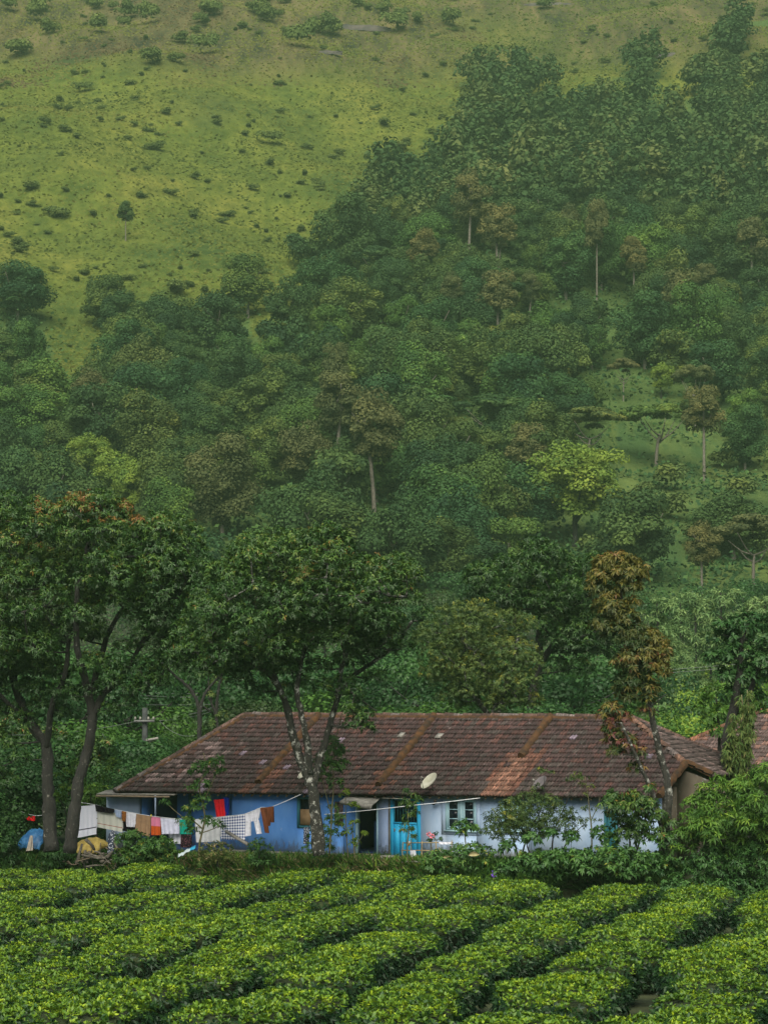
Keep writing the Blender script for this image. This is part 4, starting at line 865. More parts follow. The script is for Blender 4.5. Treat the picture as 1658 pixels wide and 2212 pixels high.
# slim copper-leaved tree at the right
lobC = Lb((1402, 1505, 18), (1352, 1500, 20), (1392, 1535, 16), (1330, 1622, 20), (1372, 1655, 16), (1318, 1555, 18), (1330, 1222, 38), (1300, 1245, 28), (1362, 1232, 32), (1310, 1215, 24), (1355, 1262, 26), (1290, 1272, 22), (1320, 1305, 34), (1345, 1330, 30), (1300, 1345, 22), (1368, 1300, 16), (1335, 1365, 30), (1372, 1375, 34), (1400, 1388, 34), (1420, 1410, 26), (1380, 1425, 42), (1350, 1425, 26), (1410, 1445, 30), (1365, 1470, 30), (1395, 1480, 22), (1345, 1480, 16), (1318, 1532, 24), (1345, 1545, 18), (1300, 1540, 14), (1330, 1590, 24), (1355, 1605, 26), (1312, 1575, 16), (1378, 1620, 16))
lobC = [(u, v, r * (1.22 if v < 1500 else 1.1), dy) for u, v, r, dy in lobC]
def tintC(p, u, v, d):
    t = np.where(v < 1300, .44 + .12 * d[:, 2], .24 + .2 * (rng.random(len(p)) < .4)); t = np.where((v > 1300) & (v < 1500) & (u > 1400), .55, t); t = np.where((v > 1380) & (v < 1500) & (u < 1395), np.where(rng.random(len(p)) < .2, .55, .1), t)
    return np.where(v > 1510, np.where(rng.random(len(p)) < .45, .93, .2), t) + rng.normal(0, .1, len(p))
tree('copper_tree', 'slim leaning tree with copper-brown leaf clumps and white lichen trunk right of the house', 91,
     [([(1430, 1852), (1436, 1790), (1442, 1735), (1438, 1680, .1), (1424, 1625, .1), (1412, 1570), (1398, 1510), (1385, 1450), (1372, 1390), (1350, 1330), (1335, 1260)], 9.9, 2.9), ([(1432, 1805), (1418, 1750, -.2), (1402, 1700, -.3), (1385, 1660, -.4), (1362, 1610, -.5), (1340, 1560, -.5)], 5.9, 2.5)],
     lobC, leaf='copper', bark='bark_lichen', per=24, tint=tintC, L=.19, W=.058, twig=.035, spread=80, droop=.55)
# trees behind the house
lobD = lobes_in([(985, 1262), (1020, 1215), (1075, 1190), (1110, 1178), (1150, 1152), (1200, 1158), (1232, 1192), (1290, 1188), (1330, 1230), (1330, 1360), (1300, 1440), (1220, 1430), (1150, 1370), (1080, 1330), (1000, 1330)], 42, 44, 3) + Lb((1290, 1400, 34), (1250, 1440, 32), (1200, 1440, 30), (1320, 1350, 30), (1330, 1410, 28), (1170, 1185, 30), (1090, 1215, 28), (1215, 1215, 28), (1270, 1215, 28), (1030, 1245, 26))
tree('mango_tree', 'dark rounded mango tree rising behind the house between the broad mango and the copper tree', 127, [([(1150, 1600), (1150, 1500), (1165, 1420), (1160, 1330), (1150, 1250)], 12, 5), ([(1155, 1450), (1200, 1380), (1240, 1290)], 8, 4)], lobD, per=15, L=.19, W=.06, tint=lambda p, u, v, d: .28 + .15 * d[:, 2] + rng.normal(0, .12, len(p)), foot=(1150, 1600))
lobE = lobes_in([(900, 1350), (950, 1305), (1010, 1290), (1075, 1298), (1130, 1310), (1160, 1350), (1165, 1420), (1190, 1480), (1150, 1540), (1000, 1550), (930, 1500), (880, 1420)], 36, 54, 2.6)
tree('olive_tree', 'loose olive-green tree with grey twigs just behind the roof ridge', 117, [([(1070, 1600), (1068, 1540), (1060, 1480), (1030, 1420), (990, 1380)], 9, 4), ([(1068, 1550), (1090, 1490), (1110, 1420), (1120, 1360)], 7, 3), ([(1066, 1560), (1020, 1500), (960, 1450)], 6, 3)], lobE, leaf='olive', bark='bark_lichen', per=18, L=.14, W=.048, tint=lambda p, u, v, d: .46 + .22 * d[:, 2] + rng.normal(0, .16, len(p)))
lobF = Lb((1560, 1370, 40), (1610, 1350, 40), (1650, 1380, 40), (1590, 1410, 42), (1545, 1420, 30), (1640, 1430, 44), (1605, 1460, 38), (1560, 1460, 26), (1690, 1400, 40), (1690, 1350, 30), (1670, 1460, 34), (1640, 1345, 26), (1575, 1500, 24), (1620, 1500, 26), (1700, 1440, 40))
tree('dark_tree', 'dark glossy tree with two vine-draped trunks at the right edge', 98, [([(1572, 1712), (1570, 1650), (1572, 1590), (1585, 1520), (1596, 1450), (1600, 1380)], 17, 5), ([(1602, 1712), (1610, 1640), (1606, 1570), (1618, 1500), (1640, 1430)], 11, 4)], lobF, leaf='broad', per=11, L=.22, W=.10, tint=lambda p, u, v, d: .12 + .16 * d[:, 2] + rng.normal(0, .12, len(p)), foot=(1572, 1712))
lobG = Lb((1545, 1500, 34), (1570, 1540, 34), (1530, 1550, 24), (1600, 1540, 26), (1550, 1580, 28), (1585, 1585, 24), (1630, 1530, 22), (1515, 1525, 20), (1640, 1500, 26), (1655, 1470, 24))
tree('leafy_tree', 'light green leafy tree below the dark tree at the right edge', 104, [([(1552, 1690), (1552, 1620), (1550, 1560), (1545, 1510)], 5, 2)], lobG, leaf='bright', per=14, L=.2, W=.075, tint=lambda p, u, v, d: .3 + .2 * d[:, 2] + rng.normal(0, .16, len(p)), foot=(1552, 1690))
# vines hanging on the two dark trunks
b0 = at(1590, 1700, 97.4); pts = []
for (u, v0, v1) in [(1575, 1560, 1670), (1582, 1540, 1650), (1598, 1500, 1650), (1606, 1520, 1690), (1615, 1490, 1640), (1622, 1520, 1600), (1590, 1590, 1690), (1566, 1600, 1650)]:
    for v in np.arange(v0, v1, 3.2): pts.append(at(u + rng.normal(0, 4), v, 97.4 + rng.uniform(-.25, .25)))
pts = np.array(pts); b, d, n = rosette(pts, rng.normal(0, .5, pts.shape) + [0, -.5, .2], 5, 80, 20, .9); V, f = leaves(b, d, n, .2 * rng.uniform(.6, 1.2, len(b)), .055, .4); e = empty('vine', b0, 'dry brownish vine hanging over the two dark trunks at the right edge', 'vine'); link('leaves', mesh_np('leaves', V - b0, [f], M['dry'], np.repeat(np.clip(rng.normal(.2, .15, len(b)), 0, 1), 2)), e)
m = MB()
for (u, v0, v1) in [(1578, 1545, 1668), (1600, 1500, 1650), (1612, 1490, 1690)]: m.tube(smooth_line([at(u, v0, 97.4), at(u + 5, (v0 + v1) / 2, 97.4), at(u - 2, v1, 97.4)], 4) - b0, .02, 5)
link('stem', m.mesh('stem', M['stem']), e)
# feathery silver oaks beyond
for i, (u, v0, v1, s) in enumerate([(1418, 1300, 1560, 1), (1468, 1300, 1560, .85), (1500, 1290, 1590, 1.05), (1555, 1280, 1560, 1.1), (1605, 1315, 1560, 1), (1440, 1360, 1590, .8), (1650, 1300, 1550, 1), (1532, 1340, 1600, .8)]):
    Y = 185 + (i * 37 % 45); lob = [(u + rng.normal(0, 15 * s), v, rng.uniform(10, 19) * s, rng.normal(0, .5)) for v in np.linspace(v0, v1 - 40, 19) for _ in range(2)]
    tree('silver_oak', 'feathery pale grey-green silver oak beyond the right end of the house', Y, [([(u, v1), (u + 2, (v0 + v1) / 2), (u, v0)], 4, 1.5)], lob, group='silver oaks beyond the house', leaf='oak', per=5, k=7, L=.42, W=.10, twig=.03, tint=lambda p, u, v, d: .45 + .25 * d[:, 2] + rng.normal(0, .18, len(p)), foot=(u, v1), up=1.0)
# thin trees behind the left end of the roof
tree('thin_tree', 'thin forked dark tree behind the left roof hip', 120, [([(432, 1660), (431, 1590), (430, 1530), (412, 1490), (380, 1460), (350, 1430)], 6, 2), ([(431, 1545), (442, 1500), (470, 1465), (500, 1440)], 4, 1.6)], Lb((370, 1440, 24), (340, 1420, 24), (395, 1425, 26), (430, 1430, 26), (470, 1445, 22), (500, 1430, 22), (420, 1460, 16)), per=9, L=.2, W=.065, foot=(432, 1660))
tree('thin_tree', 'crooked thin tree with ragged leaves between the thin forked tree and the power pole', 128, [([(473, 1650), (471, 1590), (468, 1530), (474, 1480), (486, 1440)], 4.5, 2), ([(470, 1550), (455, 1510), (450, 1470)], 3, 1.5)], Lb((470, 1470, 16), (490, 1450, 18), (455, 1500, 12), (480, 1540, 10), (462, 1560, 10), (450, 1450, 16)), leaf='dry', per=10, L=.2, W=.06, tint=lambda p, u, v, d: .18 + rng.normal(0, .12, len(p)), foot=(473, 1650))
# bushy trees between the house and the hill
BK = []
for i in range(4):
    lob = [(np.array([rng.normal(0, 1.5), rng.normal(0, 1.3), rng.uniform(.8, 4.2)]), (1.1, 1.1, .8)) for _ in range(18)]
    BK.append((blob_crown(lob, 420, .075, M[['broad', 'bright', 'olive', 'broad'][i]], 'crown', tint_mu=[.08, .05, .16, .02][i]), trunk_mesh(4.2, .13, mat=M['bark'])))  # low tints put the under-canopy shade into the thicket leaf colour
spots = [(20, 1560, 112, 1), (70, 1650, 108, 0), (250, 1560, 125, 1), (290, 1500, 150, 1), (330, 1560, 150, 2), (230, 1640, 112, 0), (280, 1650, 118, 3), (365, 1610, 140, 1), (390, 1560, 170, 1), (410, 1590, 145, 2), (520, 1510, 165, 1), (550, 1540, 135, 2), (580, 1520, 190, 1), (650, 1530, 150, 1), (730, 1520, 165, 0), (800, 1500, 170, 1), (835, 1520, 130, 1), (880, 1490, 180, 2), (900, 1530, 140, 1), (960, 1560, 128, 1), (1000, 1440, 190, 2), (1180, 1540, 130, 1), (1220, 1560, 122, 0), (1260, 1480, 165, 2), (1260, 1545, 135, 1), (1300, 1500, 150, 0), (1220, 1480, 150, 1), (1330, 1560, 125, 1), (1420, 1590, 118, 1), (1480, 1585, 118, 1), (1640, 1520, 140, 0), (1130, 1580, 118, 3), (40, 1480, 150, 2), (130, 1500, 145, 1), (5, 1700, 106, 0), (240, 1700, 109, 3), (600, 1480, 230, 2), (700, 1450, 240, 1), (850, 1440, 230, 0), (950, 1400, 250, 2), (350, 1480, 220, 2), (450, 1480, 240, 0), (1400, 1470, 240, 0), (1350, 1420, 260, 2), (1250, 1400, 270, 0), (500, 1450, 260, 3), (150, 1420, 260, 2), (300, 1430, 270, 0), (1550, 1440, 260, 3), (1640, 1400, 270, 0), (1000, 1360, 280, 0), (1100, 1400, 270, 3), (800, 1380, 280, 3), (650, 1400, 290, 0), (40, 1430, 135, 3), (110, 1450, 128, 3), (185, 1440, 140, 0), (265, 1450, 132, 3), (320, 1440, 150, 0), (385, 1455, 160, 3), (520, 1440, 150, 3), (560, 1460, 140, 0), (620, 1450, 160, 3), (900, 1420, 150, 0), (950, 1440, 140, 3), (860, 1440, 145, 3), (1215, 1440, 145, 3), (1270, 1450, 150, 3), (1320, 1460, 150, 0), (740, 1450, 150, 3), (810, 1450, 160, 0), (-30, 1440, 130, 3)]
LB4 = ['dark green bushy tree in the thicket between the house and the hill', 'bright green bushy tree in the thicket between the house and the hill', 'olive green bushy tree in the thicket between the house and the hill', 'deep green leafy tree in the thicket between the house and the hill']
for (u, v, Y, k) in spots:
    P = at(u, v, Y); g = float(terrain(P[0], P[1])); h = max(3.2, P[2] + 1.2 - g) if Y < 200 else max(6.5, P[2] - g + 2)
    e = empty('thicket_tree', (P[0], P[1], g - .1), LB4[k], 'tree', ['dark', 'bright', 'olive', 'deep green'][k] + ' trees of the thicket', rng.uniform(0, 6)); s = h / 4.9; e.scale = (s * rng.uniform(.9, 1.2) if s < 1.4 else s * .8, s if s < 1.4 else s * .8, s)
    link('crown', BK[k][0], e); link('trunk', BK[k][1], e)
# low scrub on the ground behind the house
gx = rng.uniform(-.155, .155, 3000); gy = rng.uniform(112, 335, 3000); gx = gx * gy; q_ = gx * SP + (gy - 100) * CP; sel = q_ > 11.5; gx, gy = gx[sel], gy[sel]
meadow = (np.abs(project(np.column_stack([gx, gy, terrain(gx, gy)]))[0] - 1455) < 75) & (gy > 150) & (gy < 230); gx, gy = gx[~meadow], gy[~meadow]
tag(link('scrub', clump_field('scrub', np.column_stack([gx, gy, terrain(gx, gy)]), 1.0, .12, M['broad'], 40, .25)), 'low green scrub on the ground behind the house', 'scrub', kind='stuff')
gx = rng.uniform(.092, .125, 9000); gy = rng.uniform(140, 240, 9000); gx = gx * gy
tag(link('meadow_grass', clump_field('meadow_grass', np.column_stack([gx, gy, terrain(gx, gy)])[:3000], .45, .16, M['bright'], 14, .75)), 'bright green tea and grass patch beyond the right end of the roof', 'grass', kind='stuff')

# ------------------------------------------------------------------ yard: washing, firewood, dishes, plants
def Yq(u, q, v=1800): return hworld(*LQ(u, v, q))[1]
def W_(u, v, q): return hworld(*LQ(u, v, q))
def mat_cloth(name, c, c2=None, kind=None, rough=.9):
    m, nt, b, out = nodes(name); b.inputs['Roughness'].default_value = rough; b.inputs['Specular IOR Level'].default_value = .1
    a = N(nt, 'ShaderNodeAttribute', attribute_name='cuv')
    if kind is None:
        nz = N(nt, 'ShaderNodeTexNoise', i_Scale=6.0, i_Detail=4); nt.links.new(a.outputs['Vector'], nz.inputs['Vector'])
        r = ramp(nt, [(.35, (c[0] * .85, c[1] * .85, c[2] * .87, 1)), (.6, (*c[:3], 1))]); cc = r.outputs[0]; nt.links.new(nz.outputs[0], r.inputs[0])
    elif kind == 'check':
        sx = N(nt, 'ShaderNodeSeparateXYZ'); nt.links.new(a.outputs['Vector'], sx.inputs[0]); fac = []
        for i in (0, 1):
            w = N(nt, 'ShaderNodeMath', operation='MULTIPLY'); w.inputs[1].default_value = 11.0; nt.links.new(sx.outputs[i], w.inputs[0]); f = N(nt, 'ShaderNodeMath', operation='FRACT'); nt.links.new(w.outputs[0], f.inputs[0])
            g = N(nt, 'ShaderNodeMath', operation='GREATER_THAN'); g.inputs[1].default_value = .5; nt.links.new(f.outputs[0], g.inputs[0]); fac.append(g)
        s = N(nt, 'ShaderNodeMath', operation='ADD'); nt.links.new(fac[0].outputs[0], s.inputs[0]); nt.links.new(fac[1].outputs[0], s.inputs[1]); h = N(nt, 'ShaderNodeMath', operation='MULTIPLY'); h.inputs[1].default_value = .5; nt.links.new(s.outputs[0], h.inputs[0])
        r = ramp(nt, [(0, c), (.5, ((c[0] + c2[0]) / 2, (c[1] + c2[1]) / 2, (c[2] + c2[2]) / 2, 1)), (1, c2)]); nt.links.new(h.outputs[0], r.inputs[0]); cc = r.outputs[0]
    elif kind == 'floral':
        vr = N(nt, 'ShaderNodeTexVoronoi', i_Scale=16.0); nt.links.new(a.outputs['Vector'], vr.inputs['Vector']); r = ramp(nt, [(.30, c2), (.42, c)]); nt.links.new(vr.outputs['Distance'], r.inputs[0]); cc = r.outputs[0]
    elif kind == 'border':
        sx = N(nt, 'ShaderNodeSeparateXYZ'); nt.links.new(a.outputs['Vector'], sx.inputs[0]); r = ramp(nt, [(0, c), (.74, c2), (.775, c)], 'CONSTANT'); nt.links.new(sx.outputs[2], r.inputs[0]); cc = r.outputs[0]
    elif kind == 'half':
        sx = N(nt, 'ShaderNodeSeparateXYZ'); nt.links.new(a.outputs['Vector'], sx.inputs[0]); r = ramp(nt, [(0, c), (.5, c2)], 'CONSTANT'); nt.links.new(sx.outputs[2], r.inputs[0]); cc = r.outputs[0]
    nt.links.new(cc, b.inputs['Base Color']); t = N(nt, 'ShaderNodeBsdfTranslucent'); nt.links.new(cc, t.inputs[0]); mx = N(nt, 'ShaderNodeMixShader'); mx.inputs[0].default_value = .15
    nt.links.new(b.outputs[0], mx.inputs[1]); nt.links.new(t.outputs[0], mx.inputs[2]); nt.links.new(mx.outputs[0], out.inputs['Surface'])
    return m
def cloth_grid(TL, TR, BL, BR, q, folds=4, amp=.04, nx=22, ny=14, outline=None, seed=0, sag=.0):
    g = np.zeros((ny, nx, 3)); cu = np.zeros((ny, nx, 3)); ph = rng.uniform(0, 6)
    w = abs(TR[0] - TL[0]) * px(100); h = abs(BL[1] - TL[1]) * px(100)
    for i in range(ny):
        b = i / (ny - 1)
        for j in range(nx):
            a = j / (nx - 1); lo, hi = (0, 1) if outline is None else outline(b); aa = lo + (hi - lo) * a
            u = (TL[0] * (1 - aa) + TR[0] * aa) * (1 - b) + (BL[0] * (1 - aa) + BR[0] * aa) * b; v = (TL[1] * (1 - aa) + TR[1] * aa) * (1 - b) + (BL[1] * (1 - aa) + BR[1] * aa) * b + sag * 4 * a * (1 - a) * (1 - b)
            f = amp * (math.sin(folds * 6.28 * aa + ph + .8 * math.sin(b * 3)) + .5 * math.sin(folds * 2.3 * 6.28 * aa + 2 * ph + b * 2)) * (.25 + .75 * b)
            g[i, j] = W_(u, v, q + f); cu[i, j] = (aa * w, b * h, b)
    return g, cu
def cloth(name, label, cat, TL, TR, BL, BR, mat, q=-2.6, back=.8, group='washing on the long line', **k):
    g, cu = cloth_grid(TL, TR, BL, BR, q, **k); m = MB(); m.sheet(g); c = [cu.reshape(-1, 3)]
    if back:
        g2 = g.copy(); t = np.linspace(0, 1, g.shape[0])[:, None]; g2 = g2[0][None] * (1 - t[..., None] * back) + g2 * (t[..., None] * back); g2 += np.array([SP, CP, 0]) * .05; g2[0] = g[0] + [0, 0, .003]; m.sheet(g2); c.append(cu.reshape(-1, 3))
    org = g[0, 0].copy(); m.v = [v - org for v in m.v]
    o = m.build(name, mat, None, True, org, cuv=np.concatenate(c)); return tag(o, label, cat, None)
WHT = mat_cloth('white_cotton', (.72, .74, .82)); CRM = mat_cloth('cream_cotton', (.58, .60, .54)); TANC = mat_cloth('tan_cotton', (.34, .22, .13)); BLK = mat_cloth('black_cotton', (.012, .008, .015)); LIL = mat_cloth('lilac_white_cotton', (.62, .65, .80)); SKY = mat_cloth('pale_blue_cotton', (.38, .48, .66)); ORG = mat_cloth('orange_print_cotton', (.36, .14, .03), (.05, .03, .02), 'floral')
WBD = mat_cloth('bordered_white_cotton', (.74, .77, .88, 1), (.05, .05, .09, 1), 'border'); CBD = mat_cloth('bordered_cream_cotton', (.60, .62, .56, 1), (.35, .10, .08, 1), 'border'); PNK = mat_cloth('pink_orange_cotton', (.66, .22, .36, 1), (.52, .10, .02, 1), 'half'); CHK = mat_cloth('blue_check_cotton', (.75, .78, .85, 1), (.02, .05, .20, 1), 'check'); BRN = mat_cloth('rust_brown_cotton', (.17, .060, .030)); RED = mat_cloth('red_nylon', (.75, .015, .03)); BLU = mat_cloth('royal_blue_nylon', (.012, .04, .36)); TEA_ = mat_cloth('teal_green_cotton', (.01, .36, .27)); FLO = mat_cloth('dark_floral_cotton', (.02, .012, .018, 1), (.22, .09, .12, 1), 'floral'); FLW = mat_cloth('grey_floral_cotton', (.04, .05, .08, 1), (.52, .56, .62, 1), 'floral')
half_leg = lambda b: (0, 1)
cloth('bed_sheet', 'large plain white sheet with a dark hem line beside the thick mango trunk', 'sheet', (157, 1742), (210, 1738), (159, 1811), (209, 1801), WBD, folds=5, amp=.035)
cloth('black_cloth', 'small black garments bunched on the line right of the white sheet', 'clothing', (206, 1738), (246, 1747), (208, 1752), (245, 1757), BLK, folds=5, amp=.05, q=-2.7)
cloth('cream_towel', 'cream towel with thin red stripe hanging below the black garments', 'towel', (211, 1750), (266, 1758), (211, 1786), (265, 1797), CBD, folds=4, q=-2.55)
cloth('blue_cloth', 'small pale blue garment between the black and the orange clothes', 'clothing', (249, 1748), (263, 1751), (251, 1763), (262, 1767), SKY, folds=3, amp=.03, q=-2.66)
cloth('orange_cloth', 'narrow orange printed cloth on the washing line', 'clothing', (263.5, 1751), (272, 1753), (264, 1772), (271, 1774), ORG, folds=2, amp=.02, q=-2.66)
cloth('black_shorts', 'black shorts hanging low behind the white vest', 'clothing', (265, 1768), (294, 1772), (265, 1794), (294, 1797), BLK, q=-2.4, folds=3)
cloth('white_vest', 'white sleeveless vest with rounded straps hanging upside down', 'clothing', (271, 1753), (295, 1757), (274, 1785), (292, 1786), WHT, folds=3, q=-2.62)
cloth('tan_towel', 'tan brown towel in the middle of the washing line', 'towel', (294, 1757), (326, 1762), (292, 1801), (324, 1807), TANC, folds=3)
cloth('pink_cloth', 'two-tone cloth, pink above and orange below', 'cloth', (327, 1763), (346, 1766), (327, 1803), (348, 1803), PNK, folds=2, back=.55)
cloth('white_cloth', 'lilac white cloth between the pink cloth and the teal dress', 'cloth', (347, 1766), (388, 1769), (350, 1801), (388, 1800), LIL, folds=4)
cloth('white_cloth', 'white cloth hanging low under the lilac white one', 'cloth', (364, 1786), (394, 1788), (366, 1822), (393, 1822), WHT, q=-2.3, folds=3)
cloth('dress', 'teal topped dress with dark floral skirt behind the sapling leaves', 'dress', (387, 1769), (415, 1770), (389, 1801), (414, 1801), TEA_, folds=3)
cloth('skirt', 'dark floral skirt below the teal dress top', 'skirt', (391, 1801), (413, 1801), (390, 1830), (414, 1830), FLO, q=-2.57, folds=4)
cloth('white_cloth', 'large white cloth between the sapling and the checked cloth', 'cloth', (421, 1770), (477, 1764), (424, 1819), (476, 1817), mat_cloth('plain_white_cotton', (.66, .69, .72)), folds=5)
cloth('checked_cloth', 'blue and white checked cloth on the washing line', 'cloth', (477, 1764), (530, 1758), (478, 1812), (530, 1815), CHK, folds=2, amp=.025, nx=30)
def pants(b): return (0, 1)
g1 = cloth('white_trousers', 'white trousers hung by the waist next to the checked cloth', 'trousers', (529, 1757), (563, 1744), (530, 1775), (558, 1772), WHT, folds=3)
for (a, b_, c_, d_) in [((530, 1774), (541, 1773), (529, 1806), (541, 1804)), ((548, 1772), (558, 1771), (554, 1801), (564, 1800))]:
    g, cu = cloth_grid(a, b_, c_, d_, -2.6, 2, .03, 10, 12); m = MB(); m.sheet(g); m.sheet(g + np.array([SP, CP, 0]) * .06); org = np.array(g1.location); m.v = [v - org for v in m.v]; lg = m.build('leg', WHT, g1, True, cuv=np.concatenate([cu.reshape(-1, 3)] * 2))
g1 = cloth('brown_shirt', 'rust brown shirt at the right end of the washing line', 'shirt', (562, 1745), (590, 1741), (571, 1785), (584, 1783), BRN, folds=4, amp=.05)
for (a, b_, c_, d_) in [((562, 1746), (572, 1744), (572, 1798), (580, 1799)), ((582, 1742), (590, 1741), (586, 1776), (591, 1776))]:
    g, cu = cloth_grid(a, b_, c_, d_, -2.68, 2, .04, 10, 12); m = MB(); m.sheet(g); m.sheet(g + np.array([SP, CP, 0]) * .06); org = np.array(g1.location); m.v = [v - org for v in m.v]; m.build('sleeve', BRN, g1, True, cuv=np.concatenate([cu.reshape(-1, 3)] * 2))
cloth('red_cloth', 'bright red cloth hung under the veranda eave', 'cloth', (462, 1727), (483, 1725), (468, 1766), (489, 1766), RED, q=-.3, folds=3)
cloth('blue_cloth', 'royal blue cloth hanging beside the red one under the eave', 'cloth', (482, 1722), (494, 1722), (486, 1763), (494, 1763), BLU, q=-.25, folds=2)
cloth('red_cloth', 'small red cloth on a line between the trunks at the left edge', 'cloth', (53, 1764), (75, 1762), (60, 1771), (76, 1773), RED, q=-1.2, folds=2)
cloth('teal_cloth', 'teal green cloth hanging in the shade at the far left', 'cloth', (0, 1742), (24, 1745), (2, 1770), (24, 1772), mat_cloth('turquoise_cotton', (.03, .33, .33)), q=-.4, folds=3)
for pts_, nm, lb, r in [([(172, 1732), (206, 1738), (246, 1747), (327, 1762), (400, 1769.5), (430, 1769), (478, 1763.5), (530, 1757.5), (563, 1744), (590, 1741), (653, 1714)], 'washing_line', 'long sagging washing line from the thick mango trunk to the house eave', .011), ([(700, 1758.5), (760, 1753), (829, 1746), (900, 1738), (960, 1732), (1036, 1723)], 'washing_line', 'empty taut white line from the lichen trunk to the eave over the pale window', .013), ([(0, 1741), (40, 1750), (76, 1761), (108, 1757)], 'washing_line', 'short washing line in the shade at the left edge', .01)]:
    m = MB(); q0 = -2.6 if nm and 'long' in lb else (-3.2 if 'taut' in lb else -1.0); n_ = len(pts_); P = [W_(u, v, q0 if 'short' in lb else (q0 + (0 if i < n_ - 2 else (2.1 if i == n_ - 1 else 1.0)) if 'long' in lb else q0 + 2.7 * i / (n_ - 1))) for i, (u, v) in enumerate(pts_)]
    m.tube(smooth_line(P, 4) - P[0], r, 5); tag(m.build(nm, mat_plain('nylon_cord', (.55, .58, .6, 1)), None, True, P[0]), lb, 'washing line')
m = MB(); p = W_(327, 1761, -2.65); m.box((-.015, -.02, -.05), (.015, .02, .04)); m.box((-.012, -.03, -.045), (.012, -.021, .02)); tag(m.build('clothes_peg', mat_plain('yellow_plastic', (.65, .6, .03, 1), None, 1, .4), None, False, p), 'yellow clothes peg holding the tan towel on the line', 'peg')
# tarps and firewood
def draped(name, label, cat, pts, hgt, mat, seed=1, rows=9):
    """crumpled sheet over a heap: pts (u,v,q) along the foot line, front to back"""
    a, b = W_(*pts[0]), W_(*pts[1]); d = b - a; back = np.array([SP, CP, 0]); n = 16; g = np.zeros((rows, n, 3))
    for i in range(rows):
        t = i / (rows - 1)
        for j in range(n):
            s = j / (n - 1); e = math.sin(min(1, max(0, s)) * math.pi) ** .45
            g[i, j] = a + d * s + back * (t * 1.0 - .1) + np.array([0, 0, hgt * math.sin(t * math.pi * .8 + .05) ** .7 * (.45 + .55 * e)]) + rng.normal(0, .03, 3)
    m = MB(); m.sheet(g); org = g[0, 0].copy(); m.v = [v - org for v in m.v]; o = m.build(name, mat, None, True, org, cuv=np.zeros((rows * n, 3))); md = o.modifiers.new('thickness', 'SOLIDIFY'); md.thickness = .01; return tag(o, label, cat)
draped('tarpaulin', 'blue plastic tarpaulin over a heap in the shade at the far left', 'tarpaulin', [(36, 1838, -3.6), (88, 1836, -3.6)], .78, mat_plain('blue_tarp', (.010, .055, .15, 1), (.03, .13, .27, 1), 3, .45))
draped('tarpaulin', 'yellow tarpaulin thrown over the firewood beside the white sheet', 'tarpaulin', [(157, 1846, -3.9), (211, 1846, -3.9)], .60, mat_plain('yellow_tarp', (.24, .17, .035, 1), (.42, .33, .10, 1), 4, .5))
cloth('rag', 'pale grey rag trailing on the ground below the blue tarpaulin', 'rag', (66, 1804), (72, 1804), (57, 1838), (72, 1836), mat_cloth('grey_rag', (.42, .38, .32)), q=-3.9, folds=1, back=0)
fb = W_(210, 1872, -4.3); fw = empty('firewood_pile', fb, 'heap of crooked branches and split firewood below the yellow tarpaulin', 'firewood')
for i in range(54):
    u = rng.uniform(156, 272); h = rng.uniform(0, 1) * (1 - abs(u - 215) / 90); P = W_(u, 1872 - h * 34, -4.3 + rng.uniform(-.4, .6)); L = rng.uniform(.35, 1.0); d = unit(np.array([rng.normal(0, 1), rng.normal(0, .6), rng.normal(0, .38)])) * L / 2; m = MB(); r0 = rng.uniform(.02, .065)
    m.tube(smooth_line([P - d, P + rng.normal(0, .06, 3), P + d], 3) - fb, np.linspace(r0, r0 * .6, 7), 6, .12); m.build('log', M['bark_pale'] if rng.random() < .55 else M['wood'], fw)
for (p0, p1) in [((268, 1868), (247, 1818)), ((232, 1850), (244, 1838)), ((218, 1862), (238, 1842)), ((165, 1865), (178, 1822)), ((185, 1812), (205, 1835))]:
    m = MB(); m.tube(smooth_line([W_(*p0, -4.5), (W_(*p0, -4.5) + W_(*p1, -4.2)) / 2 + rng.normal(0, .05, 3), W_(*p1, -4.2)], 3) - fb, np.linspace(.075, .04, 7), 7, .15); m.build('log', M['bark_pale'], fw)
# stump wrapped in a floral cloth
p = W_(240, 1850, -4.0); e = empty('stump', p, 'knee-high stump wrapped in grey floral cloth beside the firewood', 'stump'); m = MB(); m.tube([(0, 0, -.1), (.02, 0, .35), (.05, 0, .8)], [.14, .12, .10], 9, .1); m.build('trunk', M['bark_pale'], e, True)
th = np.linspace(0, 2 * math.pi, 19); g = np.array([[(r * math.cos(t) * (1 + .12 * math.sin(5 * t + h * 4)) + .03 + h * .04, r * math.sin(t) * (1 + .1 * math.sin(4 * t)), h + .03 * math.sin(3 * t)) for t in th] for h, r in ((.12, .17), (.3, .16), (.5, .155), (.7, .15), (.85, .13), (.93, .07), (.95, .01))]); m = MB(); m.sheet(g); cu = np.array([[(t * .16, h, 0) for t in th] for h in (.12, .3, .5, .7, .85, .93, .95)]); m.build('cloth_wrap', FLW, e, True, cuv=cu.reshape(-1, 3))
p = W_(404, 1858, -4.6); g = np.zeros((7, 12, 3))
for i in range(7):
    for j in range(12): a = j / 11; g[i, j] = (a * .62 - .3, (i / 6 - .5) * .35, .12 + .32 * a + .08 * math.sin(i / 6 * 3.14) + rng.normal(0, .02))
m = MB(); m.sheet(g); o = m.build('plastic_sack', mat_cloth('sack_plastic', (.36, .44, .46, 1), (.03, .26, .44, 1), 'half', .5), None, False, p, cuv=np.repeat(np.repeat(np.linspace(0, .72, 12)[None, :, None], 7, 0), 3, 2).reshape(-1, 3)); o.modifiers.new('thickness', 'SOLIDIFY').thickness = .02; tag(o, 'crumpled white and blue plastic sack at the tea edge below the washing', 'sack')
